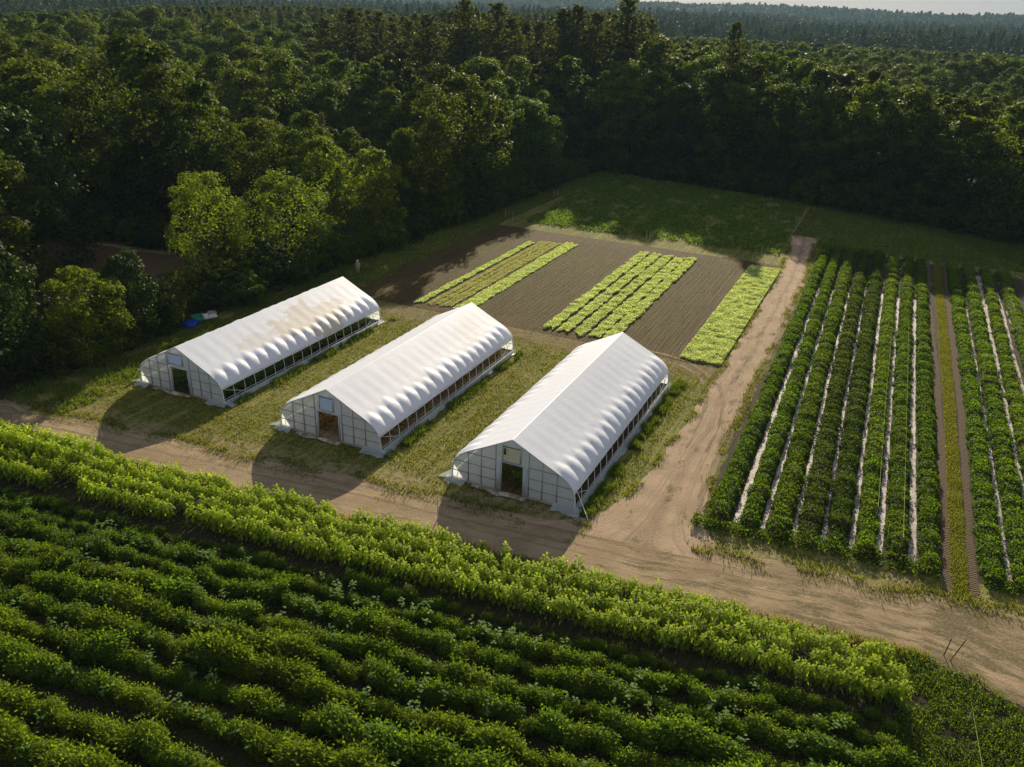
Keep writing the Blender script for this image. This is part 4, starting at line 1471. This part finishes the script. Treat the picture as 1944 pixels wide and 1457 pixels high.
for i, w in enumerate(wood):
    x, y, H, pine, wf, kb, kp, d = w
    if i not in keep:
        rest_w.append(w)
        continue
    wall = y > 134 and x > -60 and d < 215
    if pine:
        lab, grp = ('tall dark pine in the stand of pines above the woods', 'pines of the wood') if not wall else ('dark pine in the tree wall behind the far plot', 'pines of the tree wall')
        place(pro_p[kp], HP, x, y, H, wf, lab, 'pine tree', grp)
    else:
        if wall:
            lab, grp = 'broadleaf tree in the shaded tree wall behind the far plot', 'trees of the shaded wall'
        elif x < -70 and y < 120:
            lab, grp = 'broadleaf tree in the dark woods around the small brown clearing', 'trees around the clearing'
        elif d > 215:
            lab, grp = 'broadleaf tree in the distant canopy behind the nearer woods', 'trees of the distant canopy'
        else:
            lab, grp = 'broadleaf tree in the rolling woods alongside the grass lane', 'trees of the rolling woods'
        place(pro_b[kb], HB, x, y, H, wf, lab, 'tree', grp)
print('woods', len(wood), 'single', len(keep), 'rest', len(rest_w))


# all further trees: one mass, drawn by instancing
def instanced_wood(name, pts, templates, label):
    """pts rows: x, y, z, scale xy, scale z, rotation, template index"""
    pts = np.asarray(pts, float)
    me = bpy.data.meshes.new(name)
    me.vertices.add(len(pts))
    me.vertices.foreach_set('co', pts[:, :3].astype(np.float32).ravel())
    a = me.attributes.new('sc', 'FLOAT_VECTOR', 'POINT')
    a.data.foreach_set('vector', np.stack([pts[:, 3], pts[:, 3], pts[:, 4]], 1).astype(np.float32).ravel())
    a = me.attributes.new('rot', 'FLOAT_VECTOR', 'POINT')
    a.data.foreach_set('vector', np.stack([pts[:, 5] * 0, pts[:, 5] * 0, pts[:, 5]], 1).astype(np.float32).ravel())
    a = me.attributes.new('idx', 'INT', 'POINT')
    a.data.foreach_set('value', pts[:, 6].astype(np.int32))
    o = bpy.data.objects.new(name, me)
    COL.objects.link(o)
    coll = bpy.data.collections.new(name + '_kinds')
    for k, (mb, mat) in enumerate(templates):
        t = mb.build('%s_kind_%02d' % (name, k), M[mat])
        COL.objects.unlink(t)
        coll.objects.link(t)
    ng = bpy.data.node_groups.new(name, 'GeometryNodeTree')
    ng.interface.new_socket('Geometry', in_out='INPUT', socket_type='NodeSocketGeometry')
    ng.interface.new_socket('Geometry', in_out='OUTPUT', socket_type='NodeSocketGeometry')
    N = ng.nodes
    gi, go = N.new('NodeGroupInput'), N.new('NodeGroupOutput')
    ci = N.new('GeometryNodeCollectionInfo')
    ci.inputs['Collection'].default_value = coll
    ci.inputs['Separate Children'].default_value = True
    ci.inputs['Reset Children'].default_value = True
    ip = N.new('GeometryNodeInstanceOnPoints')
    ip.inputs['Pick Instance'].default_value = True

    def attr(nm, ty):
        q = N.new('GeometryNodeInputNamedAttribute')
        q.data_type = ty
        q.inputs['Name'].default_value = nm
        return q.outputs['Attribute']
    L = ng.links.new
    L(gi.outputs[0], ip.inputs['Points'])
    L(ci.outputs[0], ip.inputs['Instance'])
    L(attr('idx', 'INT'), ip.inputs['Instance Index'])
    L(attr('rot', 'FLOAT_VECTOR'), ip.inputs['Rotation'])
    L(attr('sc', 'FLOAT_VECTOR'), ip.inputs['Scale'])
    L(ip.outputs[0], go.inputs[0])
    md = o.modifiers.new('scatter', 'NODES')
    md.node_group = ng
    return tag(o, label, 'woods', None, 'stuff')


def joined(mbs):
    m = MB()
    for q in mbs:
        m.add(np.concatenate(q.v), q.f, np.concatenate(q.t))
    return m


tb = [(joined(broad_mesh(800 + k, HB, 5.2, .2, 26, 5, 10, .55)), 'broad') for k in range(4)]
tpn = [(joined(pine_mesh(820 + k, HP, 4.4, .25, 4, .7)), 'pine') for k in range(2)]
pts = [(x, y, float(tz(x, y)), H / (HP if p else HB) * wf, H / (HP if p else HB), (kb * 1.7 + kp), (4 + kp % 2) if p else kb % 4) for x, y, H, p, wf, kb, kp, d in rest_w]
instanced_wood('woods', pts, tb + tpn, 'mass of further trees filling the woods behind the single trees')
# far hills: smaller kinds
tf = [(broad_mesh(840 + k, HB, 6.5, .1, 14, 4, 7, 1.15)[0], 'broadfar') for k in range(4)]
tf += [(pine_mesh(860, HP, 4.6, .2, 2, 1.3)[0], 'broadfar')]
rng = np.random.default_rng(123)
pf = []
for r0, r1, sp in ((700, 1300, 9.), (1300, 2200, 13.), (2200, 3450, 18.)):
    n = int((r1 ** 2 - r0 ** 2) * .5 * 1.12 / sp ** 2 * 1.25)
    a = rng.uniform(-1.03, .16, n)
    r = np.sqrt(rng.uniform(r0 ** 2, r1 ** 2, n))
    X, Y = r * np.sin(a), r * np.cos(a)
    Z = tz(X, Y)
    s = rng.uniform(.75, 1.1, n) * sp / 9.5
    h = rng.uniform(.7, 1.08, n)
    k = np.where(rng.random(n) < .12, 4, rng.integers(0, 4, n))
    h = np.where(k == 4, h * .85, h)
    s = np.where(k == 4, s * .8, s)
    pf += list(zip(X, Y, Z - 1, s, h, rng.random(n) * 6.28, k))
print('far', len(pf))
instanced_wood('far_woods', pf, tf, 'hazy wooded hills on the horizon')

# ------------------------------------------------------------------ small things
def stick(name, p, q, r, mat, label, cat, group=None, seg=6):
    p, q = np.array(p, float), np.array(q, float)
    d = q - p
    mb = MB().tube([(0, 0, 0), tuple(d * .5 + [0, 0, .0]), tuple(d)], [r, r, r * .85], seg)
    o = mb.build(name, mat)
    o.location = p
    return tag(o, label, cat, group)


for (x, y, lab) in ((-32.3, 117.4, 'pale stake of the close pair at the near edge of the shaded plot'), (-31.7, 116.9, 'pale stake of the close pair at the near edge of the shaded plot'),
                    (-56.5, 140.4, 'pale stake of the pair beside the faint track in the shade'), (-56.0, 140.8, 'pale stake of the pair beside the faint track in the shade'),
                    (-56.5, 119.8, 'lone stake in the grass lane at the plot corner'), (-54.4, 118.0, 'pale stake at the corner of the first brown bed'),
                    (-15.6, 116.5, 'thin stake at the plot edge, first from the lane end'), (-14.0, 118.0, 'thin stake closest to the far end of the dirt lane'),
                    (-13.8, 137.6, 'stake of the pair beyond the end of the dirt lane'), (-13.5, 138.4, 'stake of the pair beyond the end of the dirt lane'),
                    (-38.5, 171.0, 'small stake against the dark tree wall')):
    stick('field_stake', (x, y, 0), (x + .05, y, 1.45), .032, M['stake'], lab, 'stake', 'thin stakes around the plots')
stick('fence_post', (6.7, 39.9, 0), (6.82, 39.85, 1.2), .026, M['post'], 'dark leaning fence post beside the road, shorter of the two', 'post')
stick('fence_post', (7.0, 39.6, 0), (7.38, 39.5, 1.6), .026, M['post'], 'dark leaning fence post beside the road, longer and more tilted', 'post')
stick('wire_post', (-22.7, 39.0, 0), (-22.72, 39.0, 1.5), .03, M['stake'], 'thin post at the roadside before the clean greenhouse', 'post')
stick('wire_post', (-50.3, 37.0, 0), (-50.35, 37.0, .9), .03, M['stake'], 'short thin post at the roadside before the stained greenhouse', 'post')
stick('prop_pole', (-14.0, 43.2, 0.05), (-15.4, 44.5, 1.3), .03, M['steelwhite'], 'pale pole leaning on the front corner of the clean greenhouse', 'pole')
# twines over two crop rows, and one down the field corner
for k, (pts_, lab) in enumerate((([(2.75, 52, .95), (2.6, 60, .9), (2.35, 72, .95), (2.2, 85, .95), (1.95, 101, .95)], 'green twine strung over the sixth crop row'),
                                 ([(4.35, 49, .95), (4.15, 62, .95), (3.95, 75, .9), (3.7, 90, .95), (3.45, 103, .95)], 'green twine strung over the seventh crop row'),
                                 ([(7.4, 39.4, .9), (7.7, 35.5, .8), (8.0, 31, .9)], 'pale twine running down the weedy field corner'))):
    mb = MB().tube(np.array(pts_), .006, 5)
    o = mb.build('twine', M['twine'])
    tag(o, lab, 'twine')
    pm = MB()
    for p in pts_:
        pm.tube([(p[0], p[1], 0), (p[0], p[1], p[2] + .04)], .018, 5)
    pm.build('stake_line', M['stake'], o)


# blue tub, green bin, pale sacks and a coil behind the stained greenhouse
def tub(name, loc, w, d, h, mat, label, rz):
    e = empty(name, loc, rz, label=label, cat='container')
    t = .04
    b = MB()
    ring_o = [(-w / 2, -d / 2), (w / 2, -d / 2), (w / 2, d / 2), (-w / 2, d / 2)]
    fl = 1.14
    V = []
    for s, z in ((1, .02), (fl, h), (fl * .94, h), (.92, .08)):
        V += [(x * s, y * s, z) for x, y in ring_o]
    F = [(i * 4 + j, i * 4 + (j + 1) % 4, (i + 1) * 4 + (j + 1) % 4, (i + 1) * 4 + j) for i in range(3) for j in range(4)] + [(3, 2, 1, 0), (12, 13, 14, 15)]
    b.add(V, F).build('shell', mat, e)
    r = MB()
    for i in range(4):
        a, c = ring_o[i], ring_o[(i + 1) % 4]
        r.tube([(a[0] * fl, a[1] * fl, h), (c[0] * fl, c[1] * fl, h)], .035, 6)
    r.build('rim', mat, e)
    return e


tub('plastic_tub', (-62.3, 57.9, 0), 1.25, .8, .55, M['bluep'], 'bright blue plastic tub on the shady grass behind the stained greenhouse', .4)
tub('plastic_bin', (-62.5, 59.2, 0), .95, .8, .75, M['greenp'], 'green plastic bin between the blue tub and the pale sacks', .9)


def sack(loc, sx, sy, sz, rz, mat, label):
    u, v = np.meshgrid(np.linspace(0, 2 * PI, 25), np.linspace(0, PI, 13), indexing='ij')
    n = .75 + .5 * fbm(u * 1.2, v * 2, int(abs(loc[1]) * 10))
    X = sx * np.cos(u) * np.sin(v) ** .7 * n
    Y = sy * np.sin(u) * np.sin(v) ** .7 * n
    Z = np.clip(sz * (np.cos(v) * .5 + .42) * n, 0, None)
    o = MB().grid(X, Y, Z).build('sack', mat, smooth=True)
    o.location = loc
    o.rotation_euler = (0, 0, rz)
    tag(o, label, 'sack', 'pale sacks behind the stained greenhouse')


sack((-62.7, 60.2, 0), .75, .5, .65, .3, M['sack'], 'pale greenish sack next to the green bin')
sack((-62.2, 60.9, 0), .55, .45, .45, 1.2, M['sack'], 'pale sack lying farthest from the green bin')
a = np.linspace(0, 14 * PI, 180)
o = MB().tube(np.stack([(.45 + .03 * np.sin(a * 3)) * np.cos(a), (.45 + .03 * np.sin(a * 2)) * np.sin(a), .05 + .012 * a / PI * 2], 1), .03, 6).build('hose_coil', M['stake'])
o.location = (-62.9, 61.6, 0)
tag(o, 'coiled pale hose beside the sacks in the shade', 'hose')
# pipes and boards stacked along the far side of the stained greenhouse
for k in range(6):
    y0 = 66.2 + .3 * k
    stick('pipe', (-57.2 - .17 * (k % 3), y0 - 2.5, .07 + .10 * (k // 3)), (-57.2 - .17 * (k % 3), y0 + 4.2, .07 + .10 * (k // 3)), .05, M['steel'], 'pale pipe in the low stack beside the stained greenhouse', 'pipe', 'pipes stacked on the grass')
bt = empty('work_bench', (-57.3, 64.6, 0), 0., label='long grey slatted bench standing in shade behind the stained greenhouse roof', cat='bench')
mb = MB()
for k in range(5):
    mb.box((-.6 + k * .25, -3, .72), (-.6 + k * .25 + .2, 3, .76))
mb.build('bench_top', M['steel'], bt)
for sx_ in (-.5, .5):
    for sy_ in (-2.8, 0, 2.8):
        MB().box((sx_ - .04, sy_ - .04, 0), (sx_ + .04, sy_ + .04, .72)).build('leg', M['wood'], bt)


# ------------------------------------------------------------------ the person on the grass lane
def skinned(name, joints, bones, radii, mat, parent, root):
    me = bpy.data.meshes.new(name)
    me.from_pydata(joints, bones, [])
    me.materials.append(mat)
    o = bpy.data.objects.new(name, me)
    COL.objects.link(o)
    md = o.modifiers.new('skin', 'SKIN')
    md.use_smooth_shade = True
    sv = me.skin_vertices
    if not sv:
        me.attributes
        import bmesh
        bm = bmesh.new()
        bm.from_mesh(me)
        bm.verts.layers.skin.verify()
        bm.to_mesh(me)
        bm.free()
        sv = me.skin_vertices
    for i, r in enumerate(radii):
        sv[0].data[i].radius = r if isinstance(r, tuple) else (r, r)
        sv[0].data[i].use_root = (i == root)
    s = o.modifiers.new('smooth', 'SUBSURF')
    s.levels = 1
    s.render_levels = 2
    if parent:
        o.parent = parent
    return o


def person():
    p = empty('person', (-58.4, 81.7, 0), R(200), label='person in beige clothes and pale hat standing on the grass lane behind the greenhouses', cat='person')
    J = [(0, 0, .95), (0, -.01, 1.12), (0, .02, 1.30), (0, .01, 1.45), (0, .03, 1.53), (0, .06, 1.60), (0, .07, 1.70),
         (.09, 0, .90), (.11, .05, .50), (.11, .0, .09), (.12, .14, .04),
         (-.09, 0, .90), (-.12, -.04, .49), (-.13, -.10, .09), (-.14, .04, .04),
         (.18, .01, 1.42), (.26, -.01, 1.15), (.25, .12, .93), (.25, .15, .84),
         (-.18, .01, 1.42), (-.27, .03, 1.15), (-.20, .20, .98), (-.17, .26, .92)]
    B = [(0, 1), (1, 2), (2, 3), (3, 4), (4, 5), (5, 6), (0, 7), (7, 8), (8, 9), (9, 10), (0, 11), (11, 12), (12, 13), (13, 14), (3, 15), (15, 16), (16, 17), (17, 18), (3, 19), (19, 20), (20, 21), (21, 22)]
    rad = [(.14, .10), (.13, .095), (.16, .11), (.11, .08), .05, .075, .085, .085, .058, .038, .04, .085, .058, .038, .04, .06, .045, .033, .035, .06, .045, .033, .035]
    # five fingers on each hand
    for hand_i, sx in ((18, 1), (22, -1)):
        hx, hy, hz = J[hand_i]
        for f in range(5):
            off = (f - 2) * .018
            base = len(J)
            if f == 0:
                J.append((hx - sx * .035, hy + .03, hz - .01)); J.append((hx - sx * .045, hy + .05, hz - .04))
            else:
                J.append((hx + off * .6, hy + .02 + abs(off) * .1, hz - .05)); J.append((hx + off * .7, hy + .045, hz - .085 + abs(off) * .3))
            B.append((hand_i, base)); B.append((base, base + 1))
            rad += [.010, .008]
    # nose and ears
    for q, rr in (((0, .165, 1.655), .014), ((.082, .06, 1.65), .014), ((-.082, .06, 1.65), .014)):
        B.append((5, len(J))); J.append(q); rad.append(rr)
    body = skinned('body', J, B, rad, M['skin'], p, 0)
    eye = MB()
    for s in (-1, 1):
        eye.box((s * .032 - .012, .148, 1.675), (s * .032 + .012, .152, 1.688))
    eye.box((-.028, .146, 1.61), (.028, .150, 1.618))
    eye.build('face_marks', M['boot'], p)
    skinned('shirt', [(0, 0, .93), (0, -.01, 1.12), (0, .02, 1.30), (0, .01, 1.44), (.185, .01, 1.42), (.265, -.01, 1.14), (.252, .11, .96), (-.185, .01, 1.42), (-.275, .03, 1.14), (-.21, .19, 1.0)],
            [(0, 1), (1, 2), (2, 3), (3, 4), (4, 5), (5, 6), (3, 7), (7, 8), (8, 9)], [(.165, .12), (.15, .115), (.18, .13), (.12, .095), .075, .06, .05, .075, .06, .05], M['beige'], p, 1)
    skinned('trousers', [(0, 0, .97), (.09, 0, .88), (.11, .05, .50), (.11, .0, .10), (-.09, 0, .88), (-.12, -.04, .49), (-.13, -.10, .10)],
            [(0, 1), (1, 2), (2, 3), (0, 4), (4, 5), (5, 6)], [(.16, .115), .105, .078, .06, .105, .078, .06], M['khaki'], p, 0)
    for n, (q, w) in enumerate((((.115, .06, .05), 0), ((-.135, -.04, .05), 0))):
        u, v = np.meshgrid(np.linspace(0, 2 * PI, 14), np.linspace(0, PI, 8), indexing='ij')
        MB().grid(q[0] + .055 * np.cos(u) * np.sin(v), q[1] + .14 * np.sin(u) * np.sin(v), .055 + .055 * np.cos(v)).build('boot', M['boot'], p, smooth=True)
    h = MB()
    u = np.linspace(0, 2 * PI, 25)
    prof = [(0, 1.83), (.07, 1.82), (.10, 1.76), (.105, 1.725), (.19, 1.70), (.195, 1.705), (.11, 1.735)]
    A, K = np.meshgrid(u, np.arange(len(prof)), indexing='ij')
    pr = np.array(prof)
    h.grid(pr[K, 0] * np.cos(A), .07 + pr[K, 0] * np.sin(A), pr[K, 1])
    h.build('hat', M['hat'], p, smooth=True)


person()

# ------------------------------------------------------------------ air, sky, sun
SUN = np.array([-.75, 2.75, 1.]); SUN /= np.linalg.norm(SUN)
SUN_EL = math.asin(SUN[2])
SUN_AZ = math.atan2(SUN[0], SUN[1])       # from +Y, positive toward +X
HAZE_D = 0.00012
hb = MB().box((-3900, -3900, -2.5), (3900, 3900, 128))
hz = hb.build('haze')
mh = bpy.data.materials.new('pale_air')
mh.use_nodes = True
t = mh.node_tree
t.nodes.clear()
out = t.nodes.new('ShaderNodeOutputMaterial')
pv = t.nodes.new('ShaderNodeVolumePrincipled')
pv.inputs['Color'].default_value = (.26, .42, .54, 1)
pv.inputs['Density'].default_value = HAZE_D
pv.inputs['Anisotropy'].default_value = .1
t.links.new(pv.outputs[0], out.inputs['Volume'])
hz.data.materials.append(mh)
tag(hz, kind='stuff')

w = bpy.data.worlds.new('World')
SC.world = w
w.use_nodes = True
nt = w.node_tree
nt.nodes.clear()
wo = nt.nodes.new('ShaderNodeOutputWorld')
bg = nt.nodes.new('ShaderNodeBackground')
sk = nt.nodes.new('ShaderNodeTexSky')
sk.sky_type = 'NISHITA'
sk.sun_disc = False
sk.sun_elevation = SUN_EL
sk.sun_rotation = SUN_AZ
sk.air_density = 1.0
sk.dust_density = .6
sk.ozone_density = 1.5
bg.inputs['Strength'].default_value = .050
mixs = nt.nodes.new('ShaderNodeMix')
mixs.data_type = 'RGBA'
mixs.inputs[0].default_value = .88
mixs.inputs[7].default_value = (4.0, 4.2, 5.0, 1)      # high thin cloud veil
nt.links.new(sk.outputs[0], mixs.inputs[6])
nt.links.new(mixs.outputs[2], bg.inputs['Color'])
nt.links.new(bg.outputs[0], wo.inputs['Surface'])

sl = bpy.data.lights.new('sun', 'SUN')
sl.energy = 5.0
sl.angle = R(.55)
sl.color = (1.0, .86, .64)
so = bpy.data.objects.new('sun', sl)
COL.objects.link(so)
so.rotation_euler = Vector(SUN).to_track_quat('Z', 'Y').to_euler()
so.location = (0, 0, 90)

# ------------------------------------------------------------------ camera and render settings
cd = bpy.data.cameras.new('camera')
cam = bpy.data.objects.new('camera', cd)
COL.objects.link(cam)
mw = Matrix.Identity(4)
for i in range(3):
    mw[i][0], mw[i][1], mw[i][2] = CA[i], CB[i], -CC[i]
mw.translation = (0, 0, CAM_H)
cam.matrix_world = mw
cd.sensor_width = 36
cd.lens = F_PX / 1944 * 36
cd.clip_start = .5
cd.clip_end = 20000
SC.camera = cam
SC.view_settings.view_transform = 'Standard'
SC.view_settings.look = 'None'
SC.view_settings.exposure = 1.05
SC.view_settings.gamma = 1.0
SC.render.engine = 'CYCLES'
cy = SC.cycles
cy.max_bounces = 6
cy.diffuse_bounces = 2
cy.glossy_bounces = 2
cy.transmission_bounces = 4
cy.transparent_max_bounces = 6
cy.volume_bounces = 0
cy.caustics_reflective = False
cy.caustics_refractive = False
cy.sample_clamp_indirect = 4.0
cy.use_denoising = True
cy.denoiser = 'OPENIMAGEDENOISE'
cy.denoising_input_passes = 'RGB_ALBEDO_NORMAL'
cy.denoising_prefilter = 'NONE'
